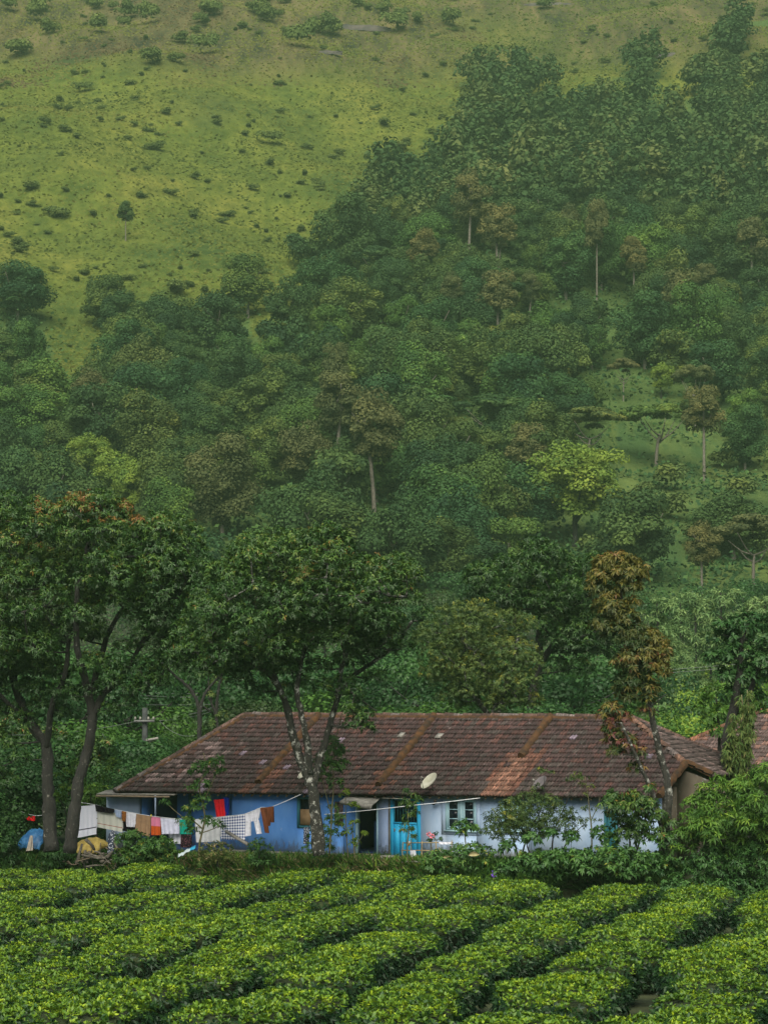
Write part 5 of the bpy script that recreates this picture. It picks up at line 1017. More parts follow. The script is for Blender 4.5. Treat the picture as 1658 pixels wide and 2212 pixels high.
m = MB(); a, b = W_(486, 1798, -3.0), W_(533, 1826, -3.9); d = unit(b - a); s_ = np.array([0, 0, .09]); q_ = np.array([SP, CP, 0]) * .02
m.hexa([x - a for x in (a, a + q_ * 8, b + q_ * 8, b, a + s_, a + s_ + q_ * 8, b + s_ + q_ * 8, b + s_)]); tag(m.build('plank', M['greywood'], None, False, a), 'grey plank leaning below the checked cloth', 'plank')
# satellite dishes
def dish(u, v, q, rx, tilt, label, mat, arm=True, foot=(0, 0)):
    P = W_(u, v, q); e = empty('satellite_dish', P, label, 'satellite dish'); n, k = 6, 22; g = np.zeros((n, k + 1, 3))
    for i in range(n):
        for j in range(k + 1): r = i / (n - 1); t = 6.2832 * j / k; g[i, j] = (r * rx * math.cos(t), -.20 * rx * r * r, r * rx * 1.06 * math.sin(t))
    nrm = unit(np.array([-.62, -.40, .67])); ex = unit(np.cross([0, 0, 1.], nrm)); ez = np.cross(nrm, ex); rotm = np.stack([ex, -nrm, ez], 1); g = g @ rotm.T
    m = MB(); m.sheet(g); m.sheet(g[:, ::-1] + rotm @ np.array([0, .012, 0])); m.build('reflector', mat, e, True)
    c0 = rotm @ np.array([0, .02, 0]); lf = rotm @ np.array([0, -1.15 * rx, -.35 * rx]); lo = rotm @ np.array([0, -.2 * rx, -rx])
    m = MB(); m.tube(smooth_line([lo, (lo + lf) / 2, lf * 1.0], 2), .012, 5); m.build('feed_arm', M['greywood'], e); m = MB(); m.tube([lf, lf + unit(c0 - lf) * .11], [.035, .03], 8); m.build('feed_horn', M['concrete'], e)
    m = MB(); F_ = np.array(foot); m.tube(smooth_line([c0, c0 + (F_ - c0) * .35 + [0, .1, 0], F_], 4), .02, 6); m.build('mast', M['greywood'], e, True)
cream = mat_plain('dish_paint', (.24, .24, .17, 1), (.40, .40, .33, 1), 3, .5); greyd = mat_plain('dish_grey', (.06, .055, .06, 1), (.10, .09, .095, 1), 3, .6)
def foot_off(u0, v0, q0, u1, v1, q1): return W_(u1, v1, q1) - W_(u0, v0, q0)
dish(928, 1688, -.75, .35, 32, 'cream satellite dish on a bent mast at the eave above the turquoise door', cream, True, foot_off(928, 1688, -.75, 942, 1717, -.1))
dish(1166, 1692, -.6, .30, 32, 'grey satellite dish half hidden behind the sapling sprays at the right of the roof', greyd, True, foot_off(1166, 1690, -.6, 1180, 1722, 0))
dish(655, 1672, -.2, .22, 30, 'small cream satellite dish behind the lichen trunk', cream, True, foot_off(652, 1672, -.2, 660, 1712, 0))
# stone block, bamboo rail, little things by the turquoise door
for (u, v, w, d_, h, lb) in [(832, 1866, .46, .4, .3, 'square concrete step block before the turquoise door'), (800, 1868, .9, .35, .22, 'low rough stone slab before the open doorway'), (900, 1872, 1.2, .3, .2, 'long low stone edging right of the step block'), (985, 1880, 1.3, .3, .22, 'low stone edging under the dry leaves')]:
    p = W_(u, v, -3.3 if u < 890 else -3.9); m = MB(); j = lambda: rng.normal(0, .015); m.hexa([(-w / 2 + j(), j(), 0), (w / 2 + j(), j(), 0), (w / 2, d_, 0), (-w / 2, d_, 0), (-w / 2 + j(), j(), h + j()), (w / 2 + j(), j(), h + j()), (w / 2, d_, h + j()), (-w / 2, d_, h + j())]); o = m.build('stone_block', M['concrete'], None, False, p, rotz=None) if False else m.build('stone_block', M['concrete'], None, False, p); o.rotation_euler = (0, 0, -PSI); tag(o, lb, 'stone')
p = W_(900, 1850, -2.9); e = empty('bamboo_rail', p, 'low bamboo rail of two poles before the turquoise door', 'rail')
for (a, b, nm) in [((869, 1820), (978, 1819), 'rail'), ((866, 1836), (927, 1836.5), 'rail'), ((870, 1818), (868, 1864), 'post'), ((887, 1812), (887, 1860), 'post'), ((911, 1816), (910, 1862), 'post'), ((941, 1816), (942, 1866), 'post'), ((975, 1815), (975, 1866), 'post'), ((868, 1838), (874, 1866), 'post')]:
    m = MB(); q = -2.9 if nm == 'rail' else -2.95; m.tube(smooth_line([W_(*a, q), W_((a[0] + b[0]) / 2 + rng.normal(0, .6), (a[1] + b[1]) / 2, q), W_(*b, q)], 3) - p, .02, 6, .05); m.build(nm, M['cane'], e)
p = W_(881, 1826, -3.0); e = empty('plastic_cup', p, 'amber jar with white top hung on the bamboo rail', 'jar'); m = MB(); m.tube([(0, 0, 0), (.01, 0, .06), (.02, 0, .09)], [.05, .065, .065], 10); m.build('jar_body', mat_plain('amber_plastic', (.45, .20, .02, 1), None, 1, .35), e, True); m = MB(); m.tube([(.02, 0, .091), (.035, 0, .15)], [.068, .055], 10); m.build('jar_top', mat_plain('white_plastic', (.7, .68, .66, 1), None, 1, .4), e, True)
cloth('white_bag', 'white cloth bag hanging from the lower bamboo pole', 'bag', (885, 1836), (896, 1836), (886, 1853), (897, 1852), WHT, q=-3.0, folds=1, back=.9)
cloth('white_strip', 'white plastic strip laid over the bamboo rail below the pale window', 'strip', (947, 1818), (977, 1818), (948, 1823), (976, 1823), WHT, q=-2.95, folds=3, amp=.02, back=.9)
cloth('jacket', 'dark patterned cloth hanging on the right side of the lichen trunk foot', 'clothing', (617, 1784) if False else (656, 1786), (668, 1784), (655, 1822), (668, 1824), FLW, q=-4.6, folds=2, back=0)
# shrubs and saplings ------------------------------------------------------
def shrub(name, label, q, stems, lobes, cat='bush', **k):
    u = stems[0][0][0][0]; e = tree(name, label, Yq(u, q), stems, lobes, cat, **k)
    for c in e.children:
        if c.name.startswith('trunk'): c.name = 'stems'; c['kind'] = 'stuff'
    return e
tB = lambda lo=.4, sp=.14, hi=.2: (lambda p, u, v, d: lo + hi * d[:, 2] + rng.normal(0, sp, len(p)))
shrub('sapling', 'thin mango sapling with sparse drooping leaves before the veranda', -4.2, [([(430, 1862), (432, 1818), (443, 1764), (431, 1700), (445, 1660), (440, 1625)], 2.6, .9), ([(438, 1790), (415, 1770), (400, 1765)], 1.6, .8), ([(436, 1740), (470, 1660), (465, 1630)], 1.3, .7), ([(431, 1800), (460, 1790), (478, 1780)], 1.3, .6), ([(395, 1765), (372, 1745), (357, 1730)], .9, .5)],
      Lb((430, 1660, 22), (455, 1650, 19), (469, 1640, 16), (440, 1690, 18), (427, 1741, 19), (400, 1774, 19), (417, 1792, 15), (447, 1770, 15), (473, 1780, 13), (357, 1730, 9), (478, 1668, 13), (405, 1750, 13), (440, 1720, 14), (415, 1700, 12)), 'sapling', leaf='broad', bark='stem', per=22, k=8, L=.17, W=.055, tint=tB(.5), twig=.012)
shrub('leafy_bush', 'dense bright green bush below the tan towel', -4.6, [([(310, 1872), (312, 1850), (310, 1820)], 3, 1)], lobes_in([(245, 1860), (255, 1805), (285, 1790), (330, 1800), (365, 1803), (388, 1830), (388, 1868), (300, 1872)], 16, 34, .9), leaf='broad', per=34, k=7, L=.15, W=.062, tint=tB(.5, .17), twig=.015)
shrub('leafy_bush', 'small dark bush at the foot of the two left mango trunks', -4.6, [([(128, 1876), (128, 1850)], 3, 1)], lobes_in([(92, 1872), (98, 1825), (130, 1815), (158, 1830), (160, 1872)], 14, 18, .7), leaf='broad', per=34, k=7, L=.14, W=.055, tint=tB(.25), twig=.012)
shrub('leafy_bush', 'dark bush in the shade at the left edge beside the blue tarpaulin', -4.0, [([(8, 1870), (8, 1830)], 4, 1)], lobes_in([(-60, 1870), (-60, 1760), (0, 1780), (30, 1790), (42, 1830), (45, 1868)], 18, 30, 1), leaf='broad', per=26, k=8, L=.18, W=.06, tint=tB(.2), twig=.015)
shrub('young_shoots', 'yellow-green young shoots growing low on the thick left mango trunk', -3.6, [([(150, 1800), (140, 1745), (120, 1715)], 1.4, .6), ([(150, 1790), (160, 1730), (168, 1700)], 1.2, .6)], Lb((118, 1715, 13), (132, 1722, 12), (160, 1705, 12), (172, 1690, 12), (140, 1700, 12), (150, 1665, 13), (165, 1650, 12), (128, 1675, 10), (232, 1660, 13), (246, 1645, 13), (222, 1680, 12)), 'shoots', leaf='bright', bark='bark', per=22, k=7, L=.17, W=.055, tint=tB(.4), twig=.01)
shrub('leafy_bush', 'dark leafy shrub crowding behind the two left trunks', 2.5, [([(60, 1830), (62, 1740), (70, 1650)], 4, 1.5), ([(200, 1830), (210, 1740), (220, 1650)], 4, 1.5)], lobes_in([(-40, 1740), (-30, 1580), (30, 1540), (90, 1560), (150, 1590), (240, 1590), (270, 1650), (255, 1730), (180, 1745), (90, 1750)], 26, 70, 1.6), leaf='mango', per=16, k=8, L=.2, W=.065, tint=tB(.4, .2), twig=.02)
shrub('leafy_bush', 'green bush hanging over the left yard behind the white sheet', .5, [([(215, 1830), (200, 1760), (195, 1700)], 4, 1)], lobes_in([(165, 1745), (170, 1700), (210, 1690), (240, 1700), (232, 1740)], 18, 14, .8), leaf='bright', per=22, k=8, L=.18, W=.06, tint=tB(.35), twig=.015)
shrub('sapling', 'leafy shoots climbing the right side of the lichen trunk', -5.0, [([(712, 1846), (716, 1760), (720, 1700), (722, 1620), (738, 1540)], 1.8, .8), ([(716, 1760), (700, 1700), (690, 1650)], 1.2, .6)], Lb((700, 1640, 22), (722, 1620, 22), (715, 1660, 24), (737, 1650, 18), (702, 1680, 18), (727, 1692, 16), (715, 1598, 16), (738, 1625, 16), (690, 1660, 14)), 'sapling', leaf='broad', bark='stem', per=34, k=7, L=.14, W=.05, tint=tB(.42), twig=.012)
shrub('climber', 'tangled creeper around the foot of the lichen trunk', -5.0, [([(690, 1850), (690, 1800), (685, 1760)], 2, 1)], Lb((680, 1800, 16), (700, 1790, 18), (715, 1770, 15), (700, 1820, 18), (722, 1800, 14), (668, 1830, 14), (690, 1845, 16), (735, 1760, 12), (720, 1745, 12), (712, 1830, 12)), 'creeper', leaf='broad', bark='stem', per=26, k=7, L=.13, W=.055, tint=tB(.4), twig=.012)
shrub('sapling', 'yellow-green sapling with thin forked stems left of the open doorway', -3.6, [([(766, 1860), (764, 1825), (760, 1790), (764, 1772)], 1.6, .7), ([(764, 1832), (778, 1812), (786, 1797)], 1, .5), ([(752, 1860), (748, 1800), (746, 1730), (750, 1705)], 1.3, .5)], Lb((764, 1778, 12), (752, 1792, 10), (742, 1800, 7), (747, 1712, 12), (763, 1738, 12), (732, 1762, 11), (786, 1798, 5), (770, 1812, 6), (762, 1822, 8), (735, 1780, 8)), 'sapling', leaf='bright', bark='stem', per=24, k=6, L=.14, W=.06, tint=tB(.6), twig=.01)
shrub('sapling', 'thin dark-leaved sapling before the turquoise door', -3.4, [([(880, 1866), (880, 1818), (883, 1790), (880, 1760), (884, 1725)], 1.7, .8)], Lb((872, 1731, 13), (890, 1720, 13), (905, 1728, 11), (885, 1742, 13), (882, 1760, 12), (897, 1755, 9), (878, 1775, 9), (888, 1788, 7), (870, 1791, 6), (892, 1803, 5), (876, 1705, 7)), 'sapling', leaf='mango', bark='stem', per=22, k=7, L=.16, W=.045, tint=tB(.45), twig=.01, droop=.5)
shrub('rose_bush', 'small rose bush with two pink blooms against the pale wall', -2.6, [([(930, 1850), (931, 1822), (934, 1800)], 1.2, .5), ([(930, 1830), (926, 1803)], .8, .4)], Lb((934, 1812, 7), (940, 1800, 6), (926, 1815, 5), (950, 1812, 6)), leaf='broad', bark='stem', per=30, k=6, L=.09, W=.05, tint=tB(.3), twig=.008)
rose = mat_plain('rose_petals', (.62, .16, .24, 1), (.75, .32, .38, 1), 9, .7)
for (u, v) in [(925.5, 1801), (933, 1806)]:
    c = W_(u, v, -2.75); d = unit(rng.normal(size=(26, 3)) + [0, -.6, .3]); V, f = leaves(c + d * .03, d, unit(rng.normal(size=(26, 3))), .075, .07, 0, .4); b_ = bpy.data.objects.get('rose_bush'); link('flower', mesh_np('flower', V - np.array(b_.location), [f], rose), b_)
shrub('sapling', 'broad-leaved young plant before the pale aqua window', -3.0, [([(1008, 1850), (1004, 1810), (1000, 1778)], 1.6, .7)], Lb((985, 1783, 11), (1000, 1778, 11), (1012, 1790, 11), (994, 1796, 9), (1022, 1786, 8)), 'sapling', leaf='broad', bark='stem', per=22, k=6, L=.2, W=.09, tint=tB(.5), twig=.012)
lobS = lobes_in([(1030, 1800), (1040, 1760), (1065, 1735), (1100, 1720), (1140, 1705), (1190, 1710), (1225, 1735), (1265, 1765), (1270, 1800), (1200, 1815), (1090, 1830)], 20, 80, 1.0) + Lb((1176, 1664, 9), (1165, 1660, 7), (1190, 1668, 7), (1160, 1700, 12), (1245, 1680, 12))
shrub('airy_bush', 'wide airy bush with fine dark twigs before the right half of the house', -3.2, [([(1120, 1870), (1110, 1820), (1080, 1770), (1060, 1745)], 2, .7), ([(1120, 1870), (1140, 1800), (1170, 1740), (1176, 1670)], 2, .6), ([(1190, 1870), (1195, 1800), (1215, 1750), (1240, 1690)], 2, .6), ([(1150, 1870), (1130, 1800), (1110, 1740)], 1.6, .6), ([(1200, 1860), (1230, 1810), (1260, 1780)], 1.6, .6)], lobS, leaf='olive', bark='bark', per=36, k=7, L=.12, W=.034, tint=tB(.32, .2), twig=.012)
shrub('sapling', 'slender sapling with paired small leaves against the lilac wall', -2.4, [([(1276, 1860), (1277, 1800), (1272, 1750), (1268, 1710), (1262, 1675)], 1.8, .7), ([(1276, 1770), (1290, 1740), (1295, 1720)], .9, .4)], Lb((1230, 1680, 9), (1245, 1672, 10), (1262, 1680, 11), (1275, 1700, 10), (1262, 1715, 8), (1255, 1695, 9), (1285, 1745, 8), (1272, 1770, 9), (1290, 1770, 8), (1280, 1795, 9), (1262, 1745, 7)), 'sapling', leaf='olive', bark='stem', per=26, k=8, L=.1, W=.034, tint=tB(.5), twig=.01)
lobT = lobes_in([(1295, 1740), (1320, 1700), (1370, 1705), (1410, 1720), (1405, 1790), (1380, 1815), (1330, 1810), (1318, 1770)], 18, 34, .8) + Lb((1420, 1760, 20), (1425, 1800, 20), (1405, 1735, 18), (1400, 1700, 14), (1445, 1775, 14), (1455, 1800, 14))
shrub('leafy_bush', 'dark drooping mango shrub around the foot of the copper-leaved tree', -4.4, [([(1360, 1866), (1358, 1800), (1350, 1740)], 2.5, 1), ([(1365, 1866), (1390, 1780), (1400, 1710)], 2, 1)], lobT, leaf='mango', per=28, k=8, L=.18, W=.055, tint=tB(.45), twig=.014, droop=.6)
lobU = Lb((1472, 1800, 20), (1465, 1832, 18), (1495, 1735, 22), (1490, 1765, 24), (1520, 1708, 22), (1488, 1800, 24), (1552, 1692, 22), (1480, 1828, 20), (1510, 1780, 26), (1540, 1730, 26)) + lobes_in([(1478, 1770), (1490, 1720), (1530, 1690), (1580, 1680), (1620, 1655), (1660, 1630), (1730, 1620), (1730, 1860), (1520, 1860), (1490, 1815)], 24, 80, 1.6)
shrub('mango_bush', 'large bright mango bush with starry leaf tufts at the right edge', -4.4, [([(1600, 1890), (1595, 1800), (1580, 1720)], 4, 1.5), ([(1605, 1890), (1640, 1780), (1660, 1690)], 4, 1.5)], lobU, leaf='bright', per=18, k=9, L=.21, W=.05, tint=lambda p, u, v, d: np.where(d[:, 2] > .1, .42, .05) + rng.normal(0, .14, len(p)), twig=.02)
shrub('hedge', 'glossy broad-leaved hedge between the tea and the right half of the house', -5.2, [([(1250, 1900), (1250, 1860)], 3, 1)], lobes_in([(1060, 1890), (1085, 1855), (1120, 1840), (1200, 1828), (1280, 1824), (1360, 1826), (1440, 1838), (1470, 1850), (1475, 1895), (1300, 1905), (1120, 1895)], 17, 110, 1.0) + Lb((1148, 1812, 20), (1185, 1800, 16), (1232, 1808, 18), (1298, 1798, 22), (1318, 1815, 20), (1390, 1812, 20), (1440, 1815, 22), (1095, 1830, 18)), 'hedge', leaf='broad', per=30, k=6, L=.17, W=.085, tint=tB(.42, .16), twig=.014)
shrub('hedge', 'dark wild hedge below the large mango bush at the right edge', -5.0, [([(1560, 1900), (1560, 1860)], 3, 1)], lobes_in([(1470, 1900), (1480, 1840), (1530, 1825), (1600, 1815), (1720, 1800), (1720, 1915), (1560, 1915)], 18, 70, 1.0), 'hedge', leaf='broad', per=28, k=7, L=.14, W=.055, tint=tB(.25, .14), twig=.014)
shrub('weedy_bush', 'low green weeds with yellow spots before the pale wall', -4.2, [([(1000, 1885), (1000, 1850)], 2, 1)], lobes_in([(905, 1878), (920, 1838), (960, 1826), (1010, 1815), (1060, 1822), (1075, 1850), (1060, 1885), (960, 1888)], 13, 60, .9), leaf='broad', per=30, k=6, L=.13, W=.06, tint=tB(.5, .2), twig=.01)
shrub('weedy_bush', 'small leafy weed clump under the brown shirt', -4.6, [([(560, 1872), (560, 1845)], 2, 1)], lobes_in([(525, 1866), (540, 1820), (562, 1805), (590, 1830), (600, 1868)], 11, 20, .6), leaf='broad', per=34, k=6, L=.13, W=.05, tint=tB(.4, .18), twig=.01)
shrub('weedy_bush', 'yellowish weed clump between the plastic sack and the plank', -4.6, [([(470, 1874), (470, 1845)], 2, 1)], lobes_in([(420, 1870), (430, 1825), (470, 1815), (500, 1825), (520, 1868)], 12, 30, .6), leaf='dry', per=36, k=6, L=.14, W=.035, tint=tB(.3, .18), twig=.01, spread=50)
shrub('hedge', 'low dark leafy scrub between the tea and the foot of the large mango bush', -6.0, [([(1500, 1950), (1500, 1920)], 3, 1)], lobes_in([(1415, 1912), (1450, 1885), (1540, 1890), (1640, 1895), (1730, 1890), (1730, 1955), (1450, 1950)], 16, 60, .8), 'hedge', leaf='broad', per=30, k=6, L=.13, W=.06, tint=tB(.3, .16), twig=.012)
# dry maize leaves
for (u, v, a, L, lb) in [(985, 1857, 2.5, .62, 'large dry maize leaf fallen over the weeds below the pale window'), (1012, 1846, .6, .45, 'withered maize leaf folded right of the large dry one'), (952, 1838, 1.8, .4, 'yellow withered leaf among the weeds left of the large dry one')]:
    P = W_(u, v, -4.9); d = np.array([math.cos(a) * L, -.1, math.sin(a) * L * .6]); g = np.zeros((9, 4, 3))
    for i in range(9):
        t = i / 8; w = .085 * math.sin(math.pi * min(1, t * .92 + .08)) + .004
        for j in range(4): g[i, j] = d * t + np.array([-.35, -.2, .9]) * w * (j / 3 - .5) * 2 + [0, -.03 * abs(j - 1.5), -.12 * t * t]
    m = MB(); m.sheet(g); o = m.build('maize_leaf', mat_plain('dry_leaf', (.20, .18, .08, 1), (.34, .30, .16, 1), 6, .8), None, True, P); tag(o, lb, 'leaf')
# purple flower spike rising from the tea edge
p = W_(1066, 1905, -5.6); e = empty('purple_flower', p, 'single purple flower spike standing at the edge of the tea', 'flower'); m = MB(); m.tube([(0, 0, -.2), (.01, 0, .28)], .008, 5); m.build('stem', M['stem'], e)
d = unit(rng.normal(size=(60, 3))); c = np.column_stack([rng.normal(0, .025, 60), rng.normal(0, .025, 60), rng.uniform(.18, .38, 60)]); V, f = leaves(c, d, unit(rng.normal(size=(60, 3))), .06, .05, 0); link('petals', mesh_np('petals', V, [f], mat_plain('violet_petals', (.10, .04, .38, 1), (.18, .08, .5, 1), 9, .7)), e)
# weeds and dry grass along the bank
def blades(name, label, n, s0, s1, q0, q1, mat, L, mu, sp, cat='weeds', k=7, W=.02):
    s = rng.uniform(s0, s1, n); q = rng.uniform(q0, q1, n); keep = n2(s * 2, q * 2, 1.0, 50) > .3; s, q = s[keep], q[keep]
    P = np.stack([hworld(a, b, 0) for a, b in zip(s, q)]); P[:, 2] = terrain(P[:, 0], P[:, 1]) - .03; b, d, nn = rosette(P, rng.normal(0, .25, P.shape) + [0, 0, 1], k, 32, 16, -.05); V, f = leaves(b, d, nn, L * rng.uniform(.4, 1.3, len(b)), W, .3)
    tag(link(name, mesh_np(name, V, [f], mat, np.repeat(np.clip(np.repeat(mu + .35 * (n2(s, q, .8, 51) - .5), k) + rng.normal(0, sp, len(b)), 0, 1), 2))), label, cat, kind='stuff')
blades('dry_grass', 'dry straw-coloured grass and weeds on the bank before the house', 3000, -9, 4.5, -5.4, -2.4, M['dry'], .50, .60, .22)
blades('weeds', 'green grassy weeds on the yard bank', 6500, -14, 13, -5.7, -1.6, M['broad'], .46, .55, .18, W=.04)
blades('tall_weeds', 'taller leafy weeds in loose clumps against the house plinth', 1500, -9, 9, -4.9, -2.6, M['bright'], .62, .38, .2, W=.05)
blades('yard_grass', 'short trodden grass in the yard before the house', 4500, -16, 13, -4, -.4, M['olive'], .11, .5, .2, 'grass', 5)
# ------------------------------------------------------------------ poles and wires
conc = mat_plain('pole_concrete', (.018, .022, .022, 1), (.04, .045, .045, 1), 3, .9)
conc2 = mat_plain('grey_iron', (.07, .075, .075, 1), (.13, .135, .13, 1), 3, .7)
def pole(u, v0, v1, Y, label, arms, r=.13, lamp=None):
    a = at(u, v0, Y); b = at(u + .5, v1, Y); a[2] = min(a[2], float(terrain(a[0], a[1]))); e = empty('power_pole', a, label, 'power pole'); m = MB(); m.tube([np.zeros(3), (b - a) * .5, b - a], [r * 1.25, r * 1.1, r * .9], 8); m.build('shaft', conc, e)
    for (va, w) in arms:
        c = at(u, va, Y) - a; m = MB(); m.box((c[0] - w, c[1] - .21, c[2] - .05), (c[0] + w, c[1] - .13, c[2] + .05)); m.build('crossarm', conc2, e)
        for x in (-.9, -.4, .4, .9): m = MB(); m.tube([(c[0] + x * w, c[1] - .17, c[2] + .05), (c[0] + x * w, c[1] - .17, c[2] + .12), (c[0] + x * w, c[1] - .17, c[2] + .2)], [.03, .06, .03], 7); m.build('insulator', M['concrete'], e)
    if lamp:
        P = [at(uu_, vv_, Y - .2) - a for uu_, vv_ in lamp]; m = MB(); m.tube(smooth_line(P, 3), .04, 6); l = m.build('lamp_arm', M['greywood'], e); h = P[-1]; m = MB(); m.hexa([(h[0] - .45, h[1] - .1, h[2] - .12), (h[0] + .1, h[1] - .1, h[2] - .02), (h[0] + .1, h[1] + .1, h[2] - .02), (h[0] - .45, h[1] + .1, h[2] - .12), (h[0] - .45, h[1] - .06, h[2] - .02), (h[0] + .08, h[1] - .06, h[2] + .08), (h[0] + .08, h[1] + .06, h[2] + .08), (h[0] - .45, h[1] + .06, h[2] - .02)]); m.build('lamp_head', M['greywood'], l)
    return e
pole(313, 1720, 1528, 122, 'concrete power pole with crossarm and street lamp arm left of the roof hip', [(1557, .45)], lamp=[(316, 1616), (317, 1606), (327, 1600), (338, 1595)])
pole(503, 1640, 1492, 150, 'distant dark power pole behind the ridge end left of the broad mango tree', [(1514, .5), (1531, .35)], r=.14)
def wire(a, b, label, sag=.25, r=.009):
    A_, B_ = at(*a), at(*b); t = np.linspace(0, 1, 17)[:, None]; P = A_ * (1 - t) + B_ * t; P[:, 2] -= (sag * 4 * t * (1 - t))[:, 0]; m = MB(); m.tube(P - A_, r, 4); tag(m.build('power_wire', mat_plain('wire_metal', (.14, .15, .15, 1), None, 1, .6), None, True, A_), label, 'wire', 'overhead wires beside the house')
for a, b, lb in [((-60, 1466, 140), (503, 1497, 150), 'overhead wire running left from the far pole, topmost'), ((-60, 1500, 140), (503, 1499, 150), 'overhead wire running left from the far pole, second'), ((300, 1555, 122), (496, 1512, 150), 'overhead wire between the two poles, lower left'), ((313, 1553, 122), (503, 1512, 150), 'overhead wire between the two poles, middle'), ((345, 1556, 122), (512, 1511, 150), 'overhead wire between the two poles, right'), ((300, 1556, 122), (-60, 1585, 105), 'overhead wire running off left from the near pole'),
              ((250, 1520, 135), (740, 1500, 165), 'thin overhead wire crossing behind the far pole'), ((270, 1500, 135), (760, 1492, 165), 'higher thin overhead wire crossing behind the far pole'), ((503, 1497, 150), (1760, 1419, 150), 'long overhead wire rising to the right behind the trees, upper'), ((505, 1502, 150), (1760, 1426, 150), 'long overhead wire rising to the right behind the trees, lower'), ((820, 1545, 150), (1420, 1478, 150), 'short overhead wire low behind the olive tree'), ((345, 1556, 122), (421, 1588, 112), 'service wire from the near pole down to the roof hip')]: wire(a, b, lb)
# ------------------------------------------------------------------ tea field
rng = np.random.default_rng(77)
def tea_mesh(a, b, H, n_top, n_side):
    """flat-plucked bush: twiggy core, mature side leaves with gap shade in their tint, bright shoots on the table"""
    t = rng.uniform(-1, 1, (n_top * 2, 2)); t = t[(np.abs(t) ** 3.2).sum(1) < 1][:n_top]; r = (np.abs(t) ** 3.2).sum(1); x, y = t[:, 0] * a, t[:, 1] * b; s1, s2 = rng.uniform(0, 50, 2)
    z = H * (1 - .19 * r ** 2.1) + .05 * (n2(x + s1, y + s2, .45, 3) - .5) * 2 + rng.normal(0, .022, len(x))
    C1 = np.column_stack([x, y, z - .04]); ax1 = np.column_stack([t[:, 0] * .25 * r + rng.normal(0, .22, len(x)), t[:, 1] * .25 * r + rng.normal(0, .22, len(x)), np.ones(len(x))])
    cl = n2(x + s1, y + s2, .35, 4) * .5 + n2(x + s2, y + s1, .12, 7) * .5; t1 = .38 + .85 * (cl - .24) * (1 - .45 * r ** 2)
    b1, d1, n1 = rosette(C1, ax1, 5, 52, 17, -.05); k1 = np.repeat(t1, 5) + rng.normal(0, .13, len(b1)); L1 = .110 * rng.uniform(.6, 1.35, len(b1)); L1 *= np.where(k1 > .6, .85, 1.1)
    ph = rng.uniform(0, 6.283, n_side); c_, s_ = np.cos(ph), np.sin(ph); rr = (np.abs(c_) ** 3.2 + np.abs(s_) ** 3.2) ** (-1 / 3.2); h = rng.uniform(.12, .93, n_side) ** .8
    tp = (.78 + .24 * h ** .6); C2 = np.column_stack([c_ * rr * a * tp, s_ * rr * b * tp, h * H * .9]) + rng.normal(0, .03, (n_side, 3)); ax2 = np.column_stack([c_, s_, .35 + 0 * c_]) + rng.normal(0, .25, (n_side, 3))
    b2, d2, nn2 = rosette(C2, ax2, 4, 66, 18, .1); k2 = np.repeat(.0 + .18 * h ** 5 + rng.normal(0, .06, n_side), 4) + rng.normal(0, .07, len(b2)); L2 = .13 * rng.uniform(.65, 1.25, len(b2))  # side leaf tint falls off downward, painted shade for the row gaps
    V, f = leaves(np.vstack([b1, b2]), np.vstack([d1, d2]), np.vstack([n1, nn2]), np.concatenate([L1, L2]), np.concatenate([L1, L2]) * .43, .18)
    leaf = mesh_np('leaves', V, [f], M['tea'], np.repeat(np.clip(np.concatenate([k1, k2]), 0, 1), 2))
    th = np.linspace(0, 6.283, 25); c_, s_ = np.cos(th), np.sin(th); rr = (np.abs(c_) ** 3.2 + np.abs(s_) ** 3.2) ** (-1 / 3.2); g = np.array([np.column_stack([c_ * rr * a * k, s_ * rr * b * k, np.full(25, z_ * H)]) for k, z_ in ((.66, -.2), (.74, .25), (.88, .65), (.90, .82), (.6, .89), (.01, .90))]); m = MB(); m.sheet(g[:, ::-1])
    return leaf, m.mesh('twigs', M['teacore'], True)
TEA = [(tea_mesh(a, b, H, int(88 * a * b * 4), int(210 * (a + b))), a, b) for a, b, H in [(1.06, 1.1, .98), (.99, 1.5, .94), (1.10, 1.9, 1.0), (.97, 1.25, .88), (1.12, 1.6, .98), (1.02, .95, .92), (.94, 1.2, .86), (1.08, 2.1, 1.0), (.90, .85, .92)]]
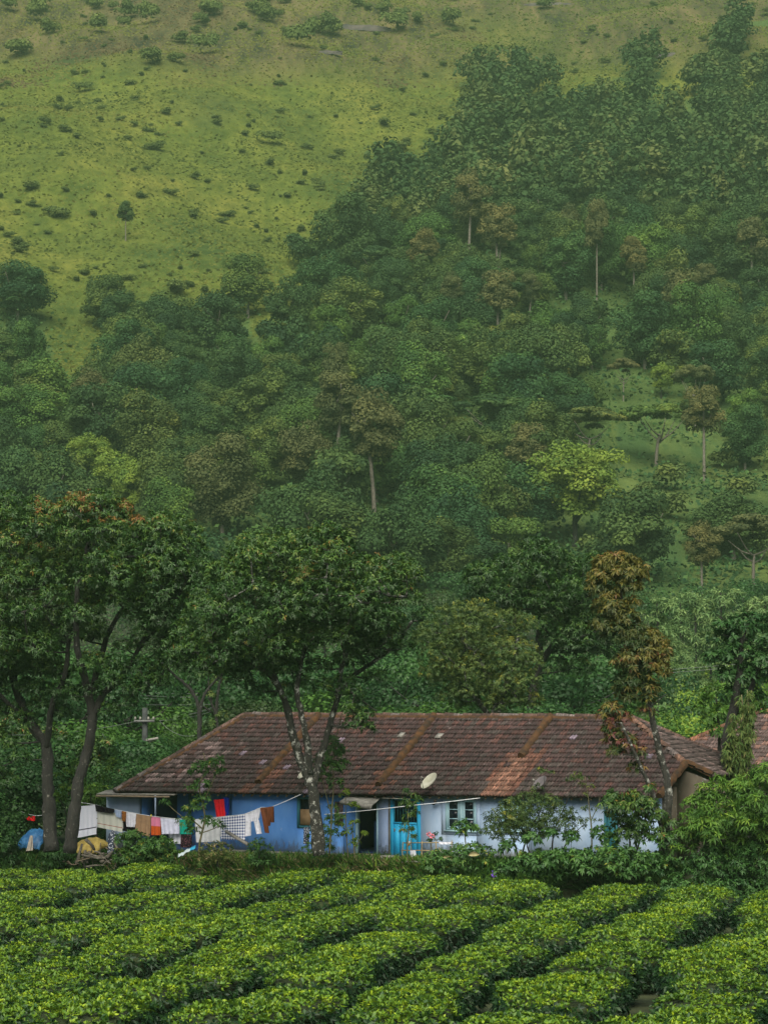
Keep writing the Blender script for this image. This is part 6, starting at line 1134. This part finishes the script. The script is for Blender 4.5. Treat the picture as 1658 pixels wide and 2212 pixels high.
RD = np.array([4.9, 28.]); RD /= np.linalg.norm(RD); RP = np.array([RD[1], -RD[0]]); yaw0 = -math.atan2(RD[0], RD[1]); ntea = 0; PROT = {}
for k in range(-14, 15):
    off = k * 2.72; a_ = 26 + rng.uniform(0, 3)
    while a_ < 112:
        i = int(rng.integers(len(TEA))); (lm, cm), ta, tb = TEA[i]; a_ += tb; cen = RD * a_ + RP * (off + .45 * math.sin(a_ * .10 + k * .35) + .25 * math.sin(a_ * .31 + k * 2.1) + rng.normal(0, .11)); gap = rng.choice([.1, .5, .9, 1.4], p=[.14, .22, .44, .20])
        x, y_ = cen; q = x * SP + (y_ - 100) * CP; a_ += tb + gap
        if q + tb * .75 > -5.25 + .9 * min(1, max(0, (x - 4) / 5)) or y_ < 38: continue
        z = float(terrain(x, y_)); u, v = project(np.array([x, y_, z + .8]))
        if u < -190 or u > 1850 or v > 2420: continue
        yaw = yaw0 + rng.normal(0, .085); s = rng.uniform(.95, 1.04); lbl = 'flat-plucked waist-high tea bush in the tea rows before the house'
        if i not in PROT:
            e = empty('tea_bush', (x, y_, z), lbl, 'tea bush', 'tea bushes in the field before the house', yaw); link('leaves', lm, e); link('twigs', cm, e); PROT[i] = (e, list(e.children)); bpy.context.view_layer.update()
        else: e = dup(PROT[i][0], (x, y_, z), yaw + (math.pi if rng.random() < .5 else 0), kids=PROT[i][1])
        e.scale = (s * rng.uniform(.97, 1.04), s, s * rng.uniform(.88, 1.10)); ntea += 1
print('tea', ntea, 'polys', sum(len(m_.polygons) for m_ in bpy.data.meshes))
# ------------------------------------------------------------------ haze
m = MB(); m.box((-330, -45, -4), (330, 1000, 305)); hz, nt, b, out = nodes('haze_air'); nt.nodes.remove(b); pv = N(nt, 'ShaderNodeVolumePrincipled'); pv.inputs['Color'].default_value = (.58, .95, .58, 1); pv.inputs['Density'].default_value = .00017; pv.inputs['Anisotropy'].default_value = .2
nt.links.new(pv.outputs[0], out.inputs['Volume']); tag(m.build('haze', hz), 'thin pale haze over the valley', 'haze', kind='stuff')
